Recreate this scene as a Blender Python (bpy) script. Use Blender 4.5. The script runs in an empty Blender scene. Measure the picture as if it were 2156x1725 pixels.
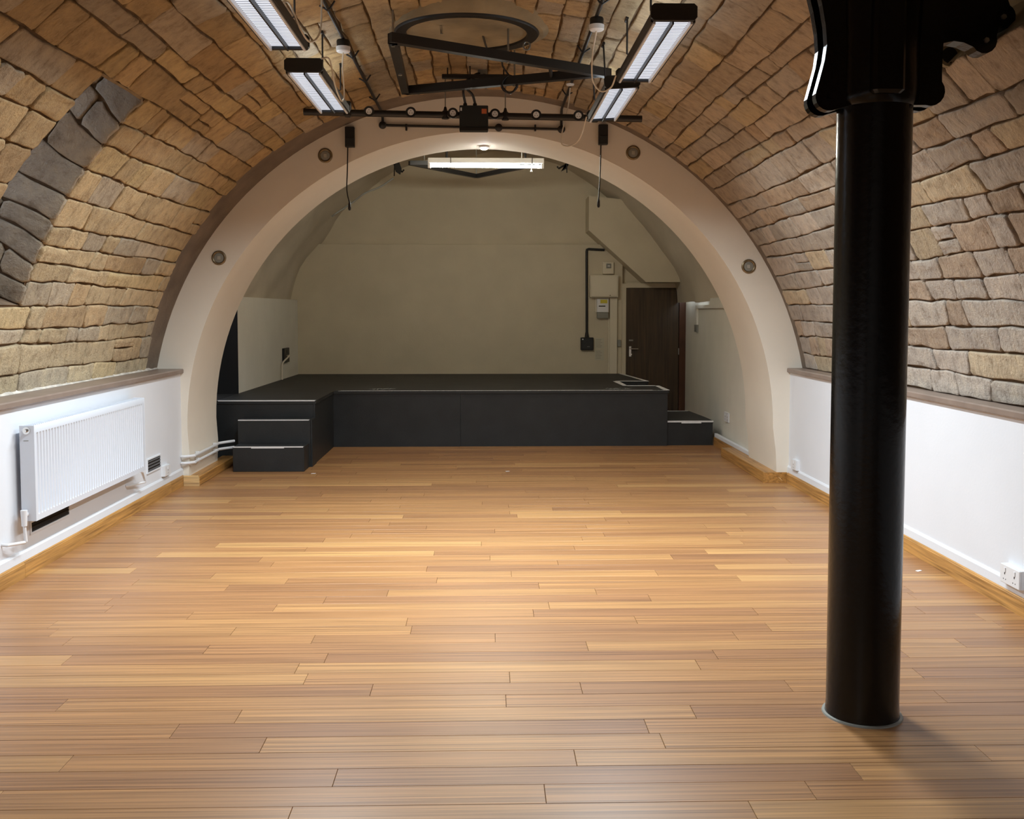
import bpy, math, random
from mathutils import Vector, Matrix
random.seed(7)
S = bpy.context.scene
COL = S.collection
PI = math.pi

# ------------------------------------------------------------------ camera, world, exposure
FPX = 2150.0
cam_d = bpy.data.cameras.new('camera'); cam = bpy.data.objects.new('camera', cam_d); COL.objects.link(cam)
cam_d.sensor_fit = 'HORIZONTAL'; cam_d.sensor_width = 36.0
cam_d.lens = FPX / 2156 * 36.0
cam_d.shift_y = (783 - 862.5) / 2156
cam_d.clip_start = 0.05
yaw = math.atan(56 / FPX); pitch = math.atan(128 / FPX)
cam.location = (0, 0, 1.62)
cam.rotation_euler = (PI / 2 - pitch, 0, -yaw)
S.camera = cam
w = bpy.data.worlds.new('daylight'); S.world = w; w.use_nodes = True
w.node_tree.nodes['Background'].inputs[0].default_value = (0.72, 0.82, 1.0, 1)
w.node_tree.nodes['Background'].inputs[1].default_value = 0.9
S.view_settings.view_transform = 'Standard'
S.view_settings.look = 'None'
S.view_settings.gamma = 1.0
S.view_settings.use_curve_mapping = False
S.view_settings.exposure = 1.75
LAMP = 31.0            # radiance of the fluorescent lamps
LAMP_COL = (0.85, 0.945, 1.0)
S.cycles.max_bounces = 10
S.cycles.diffuse_bounces = 6
S.cycles.sample_clamp_indirect = 8.0

# ------------------------------------------------------------------ materials
def nodes(name):
    m = bpy.data.materials.new(name); m.use_nodes = True
    nt = m.node_tree
    return m, nt, nt.nodes['Principled BSDF']
def N(nt, t, **kw):
    n = nt.nodes.new(t)
    for k, v in kw.items():
        setattr(n, k, v)
    return n
def ramp(nt, stops):
    r = N(nt, 'ShaderNodeValToRGB'); e = r.color_ramp.elements
    while len(e) < len(stops): e.new(0.5)
    for i, (p, c) in enumerate(stops):
        e[i].position = p; e[i].color = (*c, 1) if len(c) == 3 else c
    return r
def plain(name, col, rough=0.6, metal=0.0, vary=0.10, scale=3.0, bump=0.0, bscale=60.0, spec=0.5):
    m, nt, b = nodes(name)
    g = N(nt, 'ShaderNodeNewGeometry')
    n = N(nt, 'ShaderNodeTexNoise'); n.inputs['Scale'].default_value = scale; n.inputs['Detail'].default_value = 4
    nt.links.new(g.outputs['Position'], n.inputs['Vector'])
    r = ramp(nt, [(0.3, tuple(c * (1 - vary) for c in col)), (0.7, tuple(min(1, c * (1 + vary)) for c in col))])
    nt.links.new(n.outputs['Fac'], r.inputs['Fac'])
    nt.links.new(r.outputs['Color'], b.inputs['Base Color'])
    b.inputs['Roughness'].default_value = rough; b.inputs['Metallic'].default_value = metal
    b.inputs['Specular IOR Level'].default_value = spec
    if bump > 0:
        n2 = N(nt, 'ShaderNodeTexNoise'); n2.inputs['Scale'].default_value = bscale; n2.inputs['Detail'].default_value = 3
        nt.links.new(g.outputs['Position'], n2.inputs['Vector'])
        bp = N(nt, 'ShaderNodeBump'); bp.inputs['Strength'].default_value = bump; bp.inputs['Distance'].default_value = 0.01
        nt.links.new(n2.outputs['Fac'], bp.inputs['Height']); nt.links.new(bp.outputs['Normal'], b.inputs['Normal'])
    return m
def emit(name, col, strength):
    m, nt, b = nodes(name)
    b.inputs['Base Color'].default_value = (0.8, 0.8, 0.8, 1)
    b.inputs['Emission Color'].default_value = (*col, 1); b.inputs['Emission Strength'].default_value = strength
    return m
def stone_mat():
    m, nt, b = nodes('sandstone')
    oi = N(nt, 'ShaderNodeObjectInfo'); g = N(nt, 'ShaderNodeNewGeometry')
    n1 = N(nt, 'ShaderNodeTexNoise'); n1.inputs['Scale'].default_value = 11; n1.inputs['Detail'].default_value = 6; n1.inputs['Roughness'].default_value = 0.65
    nt.links.new(g.outputs['Position'], n1.inputs['Vector'])
    # chisel streaks, running across the courses
    mp = N(nt, 'ShaderNodeMapping'); mp.inputs['Scale'].default_value = (11, 34, 11); mp.inputs['Rotation'].default_value = (0.25, 0.2, 0.35)
    nt.links.new(g.outputs['Position'], mp.inputs['Vector'])
    n2 = N(nt, 'ShaderNodeTexNoise'); n2.inputs['Scale'].default_value = 1.0; n2.inputs['Detail'].default_value = 4
    nt.links.new(mp.outputs['Vector'], n2.inputs['Vector'])
    r1 = ramp(nt, [(0.25, (0.58, 0.54, 0.49)), (0.47, (0.97, 0.96, 0.95)), (0.75, (1.22, 1.19, 1.10))])
    nt.links.new(n1.outputs['Fac'], r1.inputs['Fac'])
    r2 = ramp(nt, [(0.28, (0.70, 0.66, 0.60)), (0.42, (0.98, 0.97, 0.96)), (0.8, (1.05, 1.05, 1.03))])
    nt.links.new(n2.outputs['Fac'], r2.inputs['Fac'])
    mx = N(nt, 'ShaderNodeMix', data_type='RGBA', blend_type='MULTIPLY'); mx.inputs[0].default_value = 1
    nt.links.new(oi.outputs['Color'], mx.inputs[6]); nt.links.new(r1.outputs['Color'], mx.inputs[7])
    mx2 = N(nt, 'ShaderNodeMix', data_type='RGBA', blend_type='MULTIPLY'); mx2.inputs[0].default_value = 0.8
    nt.links.new(mx.outputs[2], mx2.inputs[6]); nt.links.new(r2.outputs['Color'], mx2.inputs[7])
    nt.links.new(mx2.outputs[2], b.inputs['Base Color'])
    b.inputs['Roughness'].default_value = 0.9; b.inputs['Specular IOR Level'].default_value = 0.2
    n3 = N(nt, 'ShaderNodeTexNoise'); n3.inputs['Scale'].default_value = 55; n3.inputs['Detail'].default_value = 5; n3.inputs['Roughness'].default_value = 0.7
    nt.links.new(g.outputs['Position'], n3.inputs['Vector'])
    ad = N(nt, 'ShaderNodeMath', operation='ADD'); nt.links.new(n3.outputs['Fac'], ad.inputs[0]); nt.links.new(n2.outputs['Fac'], ad.inputs[1])
    bp = N(nt, 'ShaderNodeBump'); bp.inputs['Strength'].default_value = 0.85; bp.inputs['Distance'].default_value = 0.02
    nt.links.new(ad.outputs[0], bp.inputs['Height']); nt.links.new(bp.outputs['Normal'], b.inputs['Normal'])
    return m
def wood_mat(name, stops, per_island, grain=(0.9, 85.0, 1.0), rough=0.36, bump=0.06):
    m, nt, b = nodes(name)
    g = N(nt, 'ShaderNodeNewGeometry'); oi = N(nt, 'ShaderNodeObjectInfo')
    rnd = g.outputs['Random Per Island'] if per_island else oi.outputs['Random']
    r = ramp(nt, stops); r.color_ramp.interpolation = 'LINEAR'
    nt.links.new(rnd, r.inputs['Fac'])
    off = N(nt, 'ShaderNodeVectorMath', operation='MULTIPLY_ADD')
    nt.links.new(g.outputs['Position'], off.inputs[0]); off.inputs[1].default_value = grain
    cx = N(nt, 'ShaderNodeCombineXYZ')
    ml = N(nt, 'ShaderNodeMath', operation='MULTIPLY'); nt.links.new(rnd, ml.inputs[0]); ml.inputs[1].default_value = 57.0
    nt.links.new(ml.outputs[0], cx.inputs['X']); nt.links.new(ml.outputs[0], cx.inputs['Z'])
    nt.links.new(cx.outputs[0], off.inputs[2])
    n = N(nt, 'ShaderNodeTexNoise'); n.inputs['Scale'].default_value = 1.0; n.inputs['Detail'].default_value = 5; n.inputs['Roughness'].default_value = 0.6
    nt.links.new(off.outputs[0], n.inputs['Vector'])
    r2 = ramp(nt, [(0.27, (0.44, 0.37, 0.31)), (0.47, (0.94, 0.93, 0.92)), (0.70, (1.45, 1.43, 1.34))])
    nt.links.new(n.outputs['Fac'], r2.inputs['Fac'])
    mx = N(nt, 'ShaderNodeMix', data_type='RGBA', blend_type='MULTIPLY'); mx.inputs[0].default_value = 1
    nt.links.new(r.outputs['Color'], mx.inputs[6]); nt.links.new(r2.outputs['Color'], mx.inputs[7])
    nt.links.new(mx.outputs[2], b.inputs['Base Color'])
    b.inputs['Roughness'].default_value = rough
    bp = N(nt, 'ShaderNodeBump'); bp.inputs['Strength'].default_value = bump; bp.inputs['Distance'].default_value = 0.004
    nt.links.new(n.outputs['Fac'], bp.inputs['Height']); nt.links.new(bp.outputs['Normal'], b.inputs['Normal'])
    return m
def glass_mat():
    m, nt, b = nodes('window_glass')
    tr = N(nt, 'ShaderNodeBsdfTransparent'); gl = N(nt, 'ShaderNodeBsdfGlossy'); gl.inputs['Roughness'].default_value = 0.05
    mx = N(nt, 'ShaderNodeMixShader'); mx.inputs[0].default_value = 0.12
    nt.links.new(tr.outputs[0], mx.inputs[1]); nt.links.new(gl.outputs[0], mx.inputs[2])
    nt.links.new(mx.outputs[0], nt.nodes['Material Output'].inputs['Surface'])
    return m

PLANK = [(0.0, (0.265, 0.128, 0.058)), (0.2, (0.31, 0.152, 0.064)), (0.55, (0.345, 0.172, 0.069)), (0.85, (0.375, 0.195, 0.078)), (1.0, (0.45, 0.25, 0.10))]
M = {
    'stone': stone_mat(),
    'mortar': plain('dark_mortar', (0.16, 0.105, 0.06), 0.95, vary=0.35, scale=7, bump=0.6, bscale=40),
    'stone_far': plain('plain_sandstone', (0.40, 0.28, 0.16), 0.95, vary=0.3, scale=4, bump=0.5, bscale=20),
    'render': plain('grey_render', (0.17, 0.13, 0.095), 0.95, vary=0.22, scale=4, bump=0.4, bscale=45),
    'collar': plain('hatch_cement', (0.26, 0.21, 0.13), 0.95, vary=0.2, scale=5, bump=0.4, bscale=30),
    'plaster': plain('olive_plaster', (0.26, 0.22, 0.135), 0.9, vary=0.06, scale=4, bump=0.15, bscale=25),
    'arch': plain('arch_paint', (0.78, 0.72, 0.62), 0.75, vary=0.025, scale=2, bump=0.06, bscale=70),
    'white': plain('white_wall_paint', (0.73, 0.755, 0.80), 0.55, vary=0.02, scale=2, bump=0.05, bscale=50),
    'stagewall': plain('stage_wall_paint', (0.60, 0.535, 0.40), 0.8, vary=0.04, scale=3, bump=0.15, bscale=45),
    'lit_sidewall': plain('stage_side_paint_lit', (0.74, 0.725, 0.65), 0.75, vary=0.03, scale=3, bump=0.2, bscale=45),  # made paler than the back wall: hall lamp light painted into the colour
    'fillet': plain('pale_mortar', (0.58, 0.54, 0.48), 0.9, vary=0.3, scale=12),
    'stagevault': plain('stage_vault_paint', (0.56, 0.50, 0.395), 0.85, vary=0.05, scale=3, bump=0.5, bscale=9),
    'plank': wood_mat('bamboo_plank', PLANK, False),
    'plank_far': wood_mat('bamboo_plank_far', PLANK, True),
    'subfloor': plain('subfloor', (0.06, 0.035, 0.02), 0.9),
    'oak': wood_mat('oak_skirting', [(0.0, (0.40, 0.20, 0.055)), (1.0, (0.47, 0.25, 0.08))], False, grain=(30, 2.0, 60), rough=0.35),
    'pine': wood_mat('pine_block', [(0.0, (0.62, 0.42, 0.20)), (1.0, (0.64, 0.44, 0.22))], False, grain=(2, 30, 60), rough=0.5),
    'ledge': plain('ledge_varnish', (0.25, 0.19, 0.155), 0.4, vary=0.12, scale=6),
    'stageblack': plain('stage_black_paint', (0.014, 0.016, 0.017), 0.5, vary=0.2, scale=5, bump=0.08, bscale=80),
    'deckblack': plain('deck_black_paint', (0.014, 0.015, 0.015), 0.6, vary=0.35, scale=3),
    'black': plain('black_metal', (0.012, 0.011, 0.011), 0.45, vary=0.15),
    'iron': plain('gloss_black_iron', (0.004, 0.004, 0.004), 0.22, vary=0.2, spec=0.3, bump=0.12, bscale=35),
    'recess': plain('black_recess', (0.008, 0.008, 0.008), 0.8),
    'tape': plain('white_tape', (0.82, 0.82, 0.82), 0.5, vary=0.05, scale=20),
    'chalk': plain('chalk_mark', (0.34, 0.35, 0.34), 0.8, vary=0.4, scale=60),
    'enamel': plain('radiator_enamel', (0.66, 0.70, 0.77), 0.25, vary=0.01),
    'plastic': plain('white_plastic', (0.76, 0.77, 0.79), 0.35, vary=0.01),
    'cream': plain('cream_cover', (0.72, 0.66, 0.52), 0.5, vary=0.02),
    'greyplastic': plain('grey_plastic', (0.26, 0.26, 0.23), 0.45, vary=0.05),
    'yellow': plain('yellow_label', (0.60, 0.52, 0.05), 0.6),
    'orange': plain('orange_label', (0.55, 0.14, 0.05), 0.6),
    'paper': plain('notice_paper', (0.55, 0.52, 0.41), 0.8, vary=0.02),
    'ink': plain('faint_ink', (0.30, 0.28, 0.22), 0.8),
    'steel': plain('dull_steel', (0.40, 0.40, 0.38), 0.35, 0.9),
    'chrome': plain('bright_metal', (0.75, 0.75, 0.74), 0.2, 1.0, vary=0.02),
    'brass': plain('aged_brass', (0.21, 0.155, 0.085), 0.35, 0.5, vary=0.2, scale=40),
    'lens': plain('lamp_lens', (0.42, 0.40, 0.35), 0.15),
    'door': wood_mat('dark_door_veneer', [(0.0, (0.055, 0.034, 0.016)), (1.0, (0.06, 0.037, 0.018))], False, grain=(25, 25, 1.2), rough=0.5),
    'doorframe': plain('red_brown_frame', (0.075, 0.028, 0.012), 0.4, vary=0.2),
    'grille': plain('vent_grille', (0.22, 0.23, 0.25), 0.5, 0.4),
    'shadow': plain('vent_interior', (0.012, 0.009, 0.007), 0.9),
    'lamp': emit('lamp_panel', (0.74, 0.85, 1.0), 0.27),
    'added_upglow': emit('added_lamp_upglow', LAMP_COL, LAMP * 0.055),
    'tube': emit('batten_tube', (1.0, 0.98, 0.85), 50.0),
    'spot': emit('spot_lamp', (1.0, 0.97, 0.95), 60.0),
    'louvre': plain('louvre_blade', (0.10, 0.11, 0.13), 0.5, vary=0.02),
    'flex': plain('white_flex', (0.66, 0.60, 0.50), 0.5, vary=0.02),
    'glass': glass_mat(),
}

# ------------------------------------------------------------------ mesh helpers
class MB:
    def __init__(s): s.v = []; s.f = []
    def add(s, vs, fs):
        o = len(s.v); s.v += [tuple(v) for v in vs]; s.f += [tuple(i + o for i in f) for f in fs]; return s
    def box(s, x0, x1, y0, y1, z0, z1, ch=0.0):
        if ch <= 0:
            vs = [(x, y, z) for z in (z0, z1) for y in (y0, y1) for x in (x0, x1)]
            return s.add(vs, [(0, 2, 3, 1), (4, 5, 7, 6), (0, 1, 5, 4), (2, 6, 7, 3), (0, 4, 6, 2), (1, 3, 7, 5)])
        c = min(ch, (x1 - x0) / 2.01, (y1 - y0) / 2.01, (z1 - z0) / 2.01)
        pts = []
        for z, k in ((z0, c), (z0 + c, 0), (z1 - c, 0), (z1, c)):
            a0, a1, b0, b1 = x0 + k, x1 - k, y0 + k, y1 - k
            pts += [(a0 + c, b0, z), (a1 - c, b0, z), (a1, b0 + c, z), (a1, b1 - c, z), (a1 - c, b1, z), (a0 + c, b1, z), (a0, b1 - c, z), (a0, b0 + c, z)]
        fs = [tuple(range(7, -1, -1)), tuple(range(24, 32))]
        for k in range(3):
            for i in range(8):
                j = (i + 1) % 8; fs.append((k * 8 + i, k * 8 + j, k * 8 + 8 + j, k * 8 + 8 + i))
        return s.add(pts, fs)
    def prism(s, poly, axis, a, b):
        """poly in the two other axes (order x,y,z without axis), extruded from a to b"""
        n = len(poly)
        def P(p, t):
            q = list(p); q.insert(axis, t); return tuple(q)
        vs = [P(p, a) for p in poly] + [P(p, b) for p in poly]
        fs = [tuple(range(n)), tuple(range(2 * n - 1, n - 1, -1))]
        fs += [(i, i + n, (i + 1) % n + n, (i + 1) % n) for i in range(n)]
        return s.add(vs, fs)
    def tube(s, pts, r, n=8, cap=True):
        pts = [Vector(p) for p in pts]; m = len(pts)
        rs = r if isinstance(r, (list, tuple)) else [r] * m
        t0 = (pts[1] - pts[0]).normalized()
        u = t0.orthogonal().normalized(); vs = []
        for i, p in enumerate(pts):
            t = ((pts[min(i + 1, m - 1)] - pts[max(i - 1, 0)])).normalized()
            u = (u - t * u.dot(t))
            u = u.normalized() if u.length > 1e-6 else t.orthogonal().normalized()
            w_ = t.cross(u)
            vs += [p + (u * math.cos(2 * PI * k / n) + w_ * math.sin(2 * PI * k / n)) * rs[i] for k in range(n)]
        fs = [(i * n + k, i * n + (k + 1) % n, (i + 1) * n + (k + 1) % n, (i + 1) * n + k) for i in range(m - 1) for k in range(n)]
        if cap: fs += [tuple(range(n - 1, -1, -1)), tuple(range((m - 1) * n, m * n))]
        return s.add(vs, fs)
    def lathe(s, prof, c, axis=2, n=24, ring=False):
        """prof: list of (radius, offset along axis)"""
        vs = []
        for r_, h in prof:
            for k in range(n):
                a = 2 * PI * k / n; q = [r_ * math.cos(a), r_ * math.sin(a)]; q.insert(axis, h)
                vs.append(tuple(c[i] + q[i] for i in range(3)))
        m = len(prof); last = m if ring else m - 1
        fs = [(i * n + k, i * n + (k + 1) % n, (i + 1) % m * n + (k + 1) % n, (i + 1) % m * n + k) for i in range(last) for k in range(n)]
        if not ring: fs += [tuple(range(n - 1, -1, -1)), tuple(range((m - 1) * n, m * n))]
        return s.add(vs, fs)
    def grid(s, P, nu, nv, skip=None):
        vs = [P(i, j) for j in range(nv + 1) for i in range(nu + 1)]
        fs = [(j * (nu + 1) + i, j * (nu + 1) + i + 1, (j + 1) * (nu + 1) + i + 1, (j + 1) * (nu + 1) + i)
              for j in range(nv) for i in range(nu) if not (skip and skip(i, j))]
        return s.add(vs, fs)

def origin(o):
    v = Vector((0, 0, 0))
    while o: v += o.location; o = o.parent
    return v
def obj(name, mb, mat, parent=None, smooth=False, loc=None, kind=None):
    """one mesh object; mb is in world coordinates, the origin goes to loc (default: the parent's, or the middle of the base)"""
    po = origin(parent) if parent else Vector((0, 0, 0))
    if loc is None:
        if parent: loc = po
        else:
            xs, ys, zs = zip(*mb.v); loc = Vector(((min(xs) + max(xs)) / 2, (min(ys) + max(ys)) / 2, min(zs)))
    loc = Vector(loc)
    me = bpy.data.meshes.new(name)
    me.from_pydata([Vector(v) - loc for v in mb.v], [], mb.f)
    me.materials.append(M[mat] if isinstance(mat, str) else mat)
    if smooth:
        me.polygons.foreach_set('use_smooth', [True] * len(me.polygons))
        if smooth != 'all': me.set_sharp_from_angle(angle=math.radians(38))
    o = bpy.data.objects.new(name, me); COL.objects.link(o)
    o.parent = parent; o.location = loc - po
    if kind: o['kind'] = kind
    return o
def tag(o, label, cat, group=None):
    o['label'] = label; o['category'] = cat
    if group: o['group'] = group
    return o
def thing(name, label, cat, loc, group=None):
    o = bpy.data.objects.new(name, None); COL.objects.link(o); o.location = loc; o.empty_display_size = 0.1
    return tag(o, label, cat, group)
def struct(name, mb, mat, label, smooth=False):
    o = obj(name, mb, mat, smooth=smooth); o['kind'] = 'structure'; o['label'] = label
    return o
def B(*a, **k): return MB().box(*a, **k)
def bez(p, n=14):
    """Catmull-Rom through points"""
    p = [Vector(q) for q in p]; q = [2 * p[0] - p[1]] + p + [2 * p[-1] - p[-2]]; out = []
    for i in range(1, len(q) - 2):
        for k in range(n):
            t = k / n
            out.append(0.5 * ((2 * q[i]) + (q[i + 1] - q[i - 1]) * t + (2 * q[i - 1] - 5 * q[i] + 4 * q[i + 1] - q[i + 2]) * t * t + (3 * q[i] - q[i - 1] - 3 * q[i + 1] + q[i + 2]) * t ** 3))
    out.append(p[-1]); return out

# ------------------------------------------------------------------ the hall: floor
XL, XR, YA, YB = -2.82, 2.86, 9.50, 10.52        # wall faces, arch front and back
floor = struct('floor', B(-3.2, 3.4, -4.2, 15.6, -0.10, -0.012), 'subfloor', 'warm brown bamboo plank floor of the vaulted hall')
PW = 0.137
rows = []
y = 1.9
rnd = random.Random(3)
cells = []
while y < 15.3:
    x = XL - rnd.uniform(0.1, 1.7)
    x_end = XR if y < 12.1 else 3.0
    while x < x_end:
        l = rnd.choice((1.83, 1.83, 1.83, 1.2, 0.9, 1.5))
        a, b = max(x, XL), min(x + l, x_end)
        if y > 12.1: a = max(a, 2.2)
        if b - a > 0.03: cells.append((a, b, y))
        x += l
    y += PW
far = MB()
for i, (a, b, y) in enumerate(cells):
    g = 0.0008; z = rnd.uniform(-0.0004, 0)
    c = 0.0009
    x0, x1, y0, y1 = a + g, b - g, y + g, y + PW - g
    vs = [(x0, y0, -0.0125), (x1, y0, -0.0125), (x1, y1, -0.0125), (x0, y1, -0.0125),
          (x0, y0, z - c), (x1, y0, z - c), (x1, y1, z - c), (x0, y1, z - c),
          (x0 + c, y0 + c, z), (x1 - c, y0 + c, z), (x1 - c, y1 - c, z), (x0 + c, y1 - c, z)]
    fs = [(k, (k + 1) % 4, (k + 1) % 4 + 4, k + 4) for k in range(4)] + [(k + 4, (k + 1) % 4 + 4, (k + 1) % 4 + 8, k + 8) for k in range(4)] + [(8, 9, 10, 11)]
    if i < 300:
        obj('plank', MB().add(vs, fs), 'plank', floor, loc=((x0 + x1) / 2, (y0 + y1) / 2, 0))
    else:
        far.add(vs, fs)
obj('far_planks', far, 'plank_far', floor, kind='stuff')
obj('near_boarding', B(XL, XR, -4.2, 1.9, -0.0125, 0), 'plank_far', floor)

# ------------------------------------------------------------------ the hall: low walls, ledges, skirtings
struct('wall_left', B(-3.5, XL, -4.2, YA, -0.1, 1.046), 'white', 'low white painted wall under the left spring of the vault')
struct('wall_right', B(XR, 3.5, -4.2, YA, -0.1, 1.046), 'white', 'low white painted wall under the right spring of the vault')
struct('wall_back', B(-3.5, 3.5, -4.4, -4.2, -0.1, 4.2), 'white', 'white end wall behind the camera')
def ledge(name, xi, xo, label):
    s = 1 if xo > xi else -1
    o = struct(name, MB().prism([(xo, 1.046), (xi + s * 0.006, 1.046), (xi, 1.052), (xi, 1.078), (xi + s * 0.008, 1.086), (xo, 1.086)], 1, -4.2, YA + (0.0 if s < 0 else 0.02)), 'ledge', label)
    f = MB(); n = 60
    rr = random.Random(5)
    k = [rr.uniform(0.6, 1.3) for _ in range(n + 1)]
    yy = lambda i: 3.0 + (YA - 3.0) * i / n
    f.grid(lambda i, j: ((xo - s * (0.20 if j == 0 else 0.165), yy(i), 1.087 if j == 0 else 1.087 + 0.030 * k[i])), n, 1)
    f.grid(lambda i, j: ((xo - s * (0.23 - 0.05 * k[i] if j == 0 else 0.20), yy(i), 1.0875)), n, 1)
    obj('mortar_fillet', f, 'fillet', o)
    return o
ledge('trim_1', XL + 0.03, -3.22, 'brown varnished ledge board along the left wall under the stones')
ledge('trim_2', XR - 0.03, 3.22, 'brown varnished ledge board along the right wall under the stones')
def skirt(name, x, s, lengths, label):
    """oak skirting boards of one wall; s = +1 stands out towards +x"""
    o = None
    y = -4.2
    base = struct(name, MB().prism([(x, 0), (x + s * 0.006, 0), (x + s * 0.006, 0.085), (x, 0.085)], 1, -4.2, YA - 0.02), 'oak', label)
    for l in lengths:
        y1 = min(y + l, YA - 0.02)
        obj('skirting_board', MB().prism([(x + s * 0.006, 0), (x + s * 0.022, 0), (x + s * 0.022, 0.086), (x + s * 0.018, 0.090), (x + s * 0.018, 0.094), (x + s * 0.010, 0.104), (x + s * 0.006, 0.104)], 1, y + 0.001, y1 - 0.001), 'oak', base, loc=(x, (y + y1) / 2, 0))
        y = y1
    return base
skirt('baseboard_left', XL, 1, (6.0, 4.4, 2.9, 1.5), 'oak skirting board along the left wall')
skirt('baseboard_right', XR, -1, (6.0, 3.15, 2.4, 2.5), 'oak skirting board along the right wall')
for nm, x, s, lab in (('trim_3', XL, 1, 'white painted skirting lip above the left oak skirting'), ('trim_4', XR, -1, 'white painted skirting lip above the right oak skirting')):
    struct(nm, MB().prism([(x, 0.09), (x + s * 0.012, 0.09), (x + s * 0.012, 0.150), (x + s * 0.004, 0.165), (x, 0.165)], 1, -4.2, YA), 'white', lab)

# ------------------------------------------------------------------ the stone vault
RV, ZC, XC = 3.07, 0.53, -0.03
PH0 = math.radians(169.5)
STOT = RV * math.radians(159.0)
def vp(s, y, r):
    ph = PH0 - s / RV
    return (XC + r * math.cos(ph), y, ZC + r * math.sin(ph))
rc = random.Random(21)
hs = [.13, .19, .12, .15, .16, .13, .13, .13, .18, .22, .20, .17, .19, .21]
while sum(hs) < STOT - 1.45:
    hs.append(rc.uniform(.125, .215))
tail = [.16, .15, .18, .14, .15, .17, .14, .16, .15]
rest = STOT - sum(hs) - sum(tail)
n_mid = max(1, round(rest / .17))
hs += [rest / n_mid] * n_mid if rest > 0.08 else []
hs += tail
tot = sum(hs); hs = [h * STOT / tot for h in hs]
sb = [0.0]
for h in hs: sb.append(sb[-1] + h)
NC = len(hs)
def wav(i, y):
    if i in (0, NC): return sb[i]
    return sb[i] + .010 * math.sin(y * 1.7 + i * 1.7) + .004 * math.sin(y * 6.1 + i * 2.9) + .003 * math.sin(y * 17 + i * 5.1)
def band_w(s):
    """width along the hall of the rendered strip next to the arch"""
    t = s / STOT
    pts = [(0, .27), (.12, .48), (.25, .52), (.38, .36), (.5, .28), (.6, .18), (.7, .10), (1, .08)]
    for (a, b), (c, d) in zip(pts, pts[1:]):
        if t <= c: return b + (d - b) * (t - a) / (c - a)
    return .08
YS0 = 3.6                                      # stones are laid from here to the arch
I0 = min(range(NC), key=lambda i: abs(sb[i] - 0.53)); I1 = min(range(NC), key=lambda i: abs(sb[i] - 2.02))
def y_far(s): return 6.42 - (s - 0.5) * 0.15
def y_near(s): return 5.59 - (s - 0.5) * 0.04
SPL = RV * (PH0 - math.radians(45.6))          # plaster patch starts above this course on the right
IP = min(range(NC), key=lambda i: abs(sb[i] - SPL))
SPL = sb[IP]
YPL = 4.66
IQ = min(range(NC), key=lambda i: abs(sb[i] - (SPL - 1.95)))
YP0 = 2.4
SA, SB = STOT * 0.33, STOT * 0.67
IA = min(range(NC), key=lambda i: abs(sb[i] - SA)); IB = min(range(NC), key=lambda i: abs(sb[i] - SB))
def shell(name, i0, i1, label, s_lo, s_hi):
    ss = []
    for i in range(i0, i1): ss += [sb[i], (sb[i] + sb[i + 1]) / 2]
    ss.append(sb[i1])
    if s_lo < 0: ss = [s_lo] + ss
    if s_hi > STOT: ss = ss + [s_hi]
    ys = [-4.3, 0, YP0, YS0, YPL, 5.56, 6.42, 7.2, 8.0, 8.8, 9.55]
    def P(i, j):
        s = ss[j]; y = ys[i]
        if sb[I0] - 1e-6 <= s <= sb[I1] + 1e-6:
            if abs(y - 5.56) < .01: y = y_near(s)
            if abs(y - 6.42) < .01: y = y_far(s)
        return vp(s, y, RV + .008)
    def skip(i, j):
        if YP0 - .01 < ys[i] < YPL - .01 and ss[j] >= sb[IQ] - 1e-6 and ss[j + 1] <= SPL + 1e-6: return True
        return abs(ys[i] - 5.56) < .01 and ss[j] >= sb[I0] - 1e-6 and ss[j + 1] <= sb[I1] + 1e-6
    return struct(name, MB().grid(P, len(ys) - 1, len(ss) - 1, skip), 'mortar', label, smooth='all')
V_L = shell('ceiling_left', 0, IA, 'left haunch of the sandstone barrel vault', -0.3, 0)
V_C = shell('ceiling_middle', IA, IB, 'crown of the sandstone barrel vault', 0, 0)
V_R = shell('ceiling_right', IB, NC, 'right haunch of the sandstone barrel vault', 0, STOT + 0.3)
def lerp3(a, b, t): return tuple(a[k] + (b[k] - a[k]) * t for k in range(3))
def stone_col(s, y, rr):  # some real tint by side; paler low courses have light painted in
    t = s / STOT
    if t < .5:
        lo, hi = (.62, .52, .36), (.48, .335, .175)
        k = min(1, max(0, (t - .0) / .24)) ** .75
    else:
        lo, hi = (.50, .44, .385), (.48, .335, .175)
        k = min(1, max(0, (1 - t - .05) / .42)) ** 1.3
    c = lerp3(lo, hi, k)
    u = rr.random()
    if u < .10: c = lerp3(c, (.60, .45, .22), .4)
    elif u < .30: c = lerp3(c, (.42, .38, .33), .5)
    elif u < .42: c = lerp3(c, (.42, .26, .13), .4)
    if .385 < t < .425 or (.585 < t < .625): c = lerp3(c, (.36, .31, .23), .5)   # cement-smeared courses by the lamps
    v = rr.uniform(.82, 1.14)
    return tuple(x * v for x in c)
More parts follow.
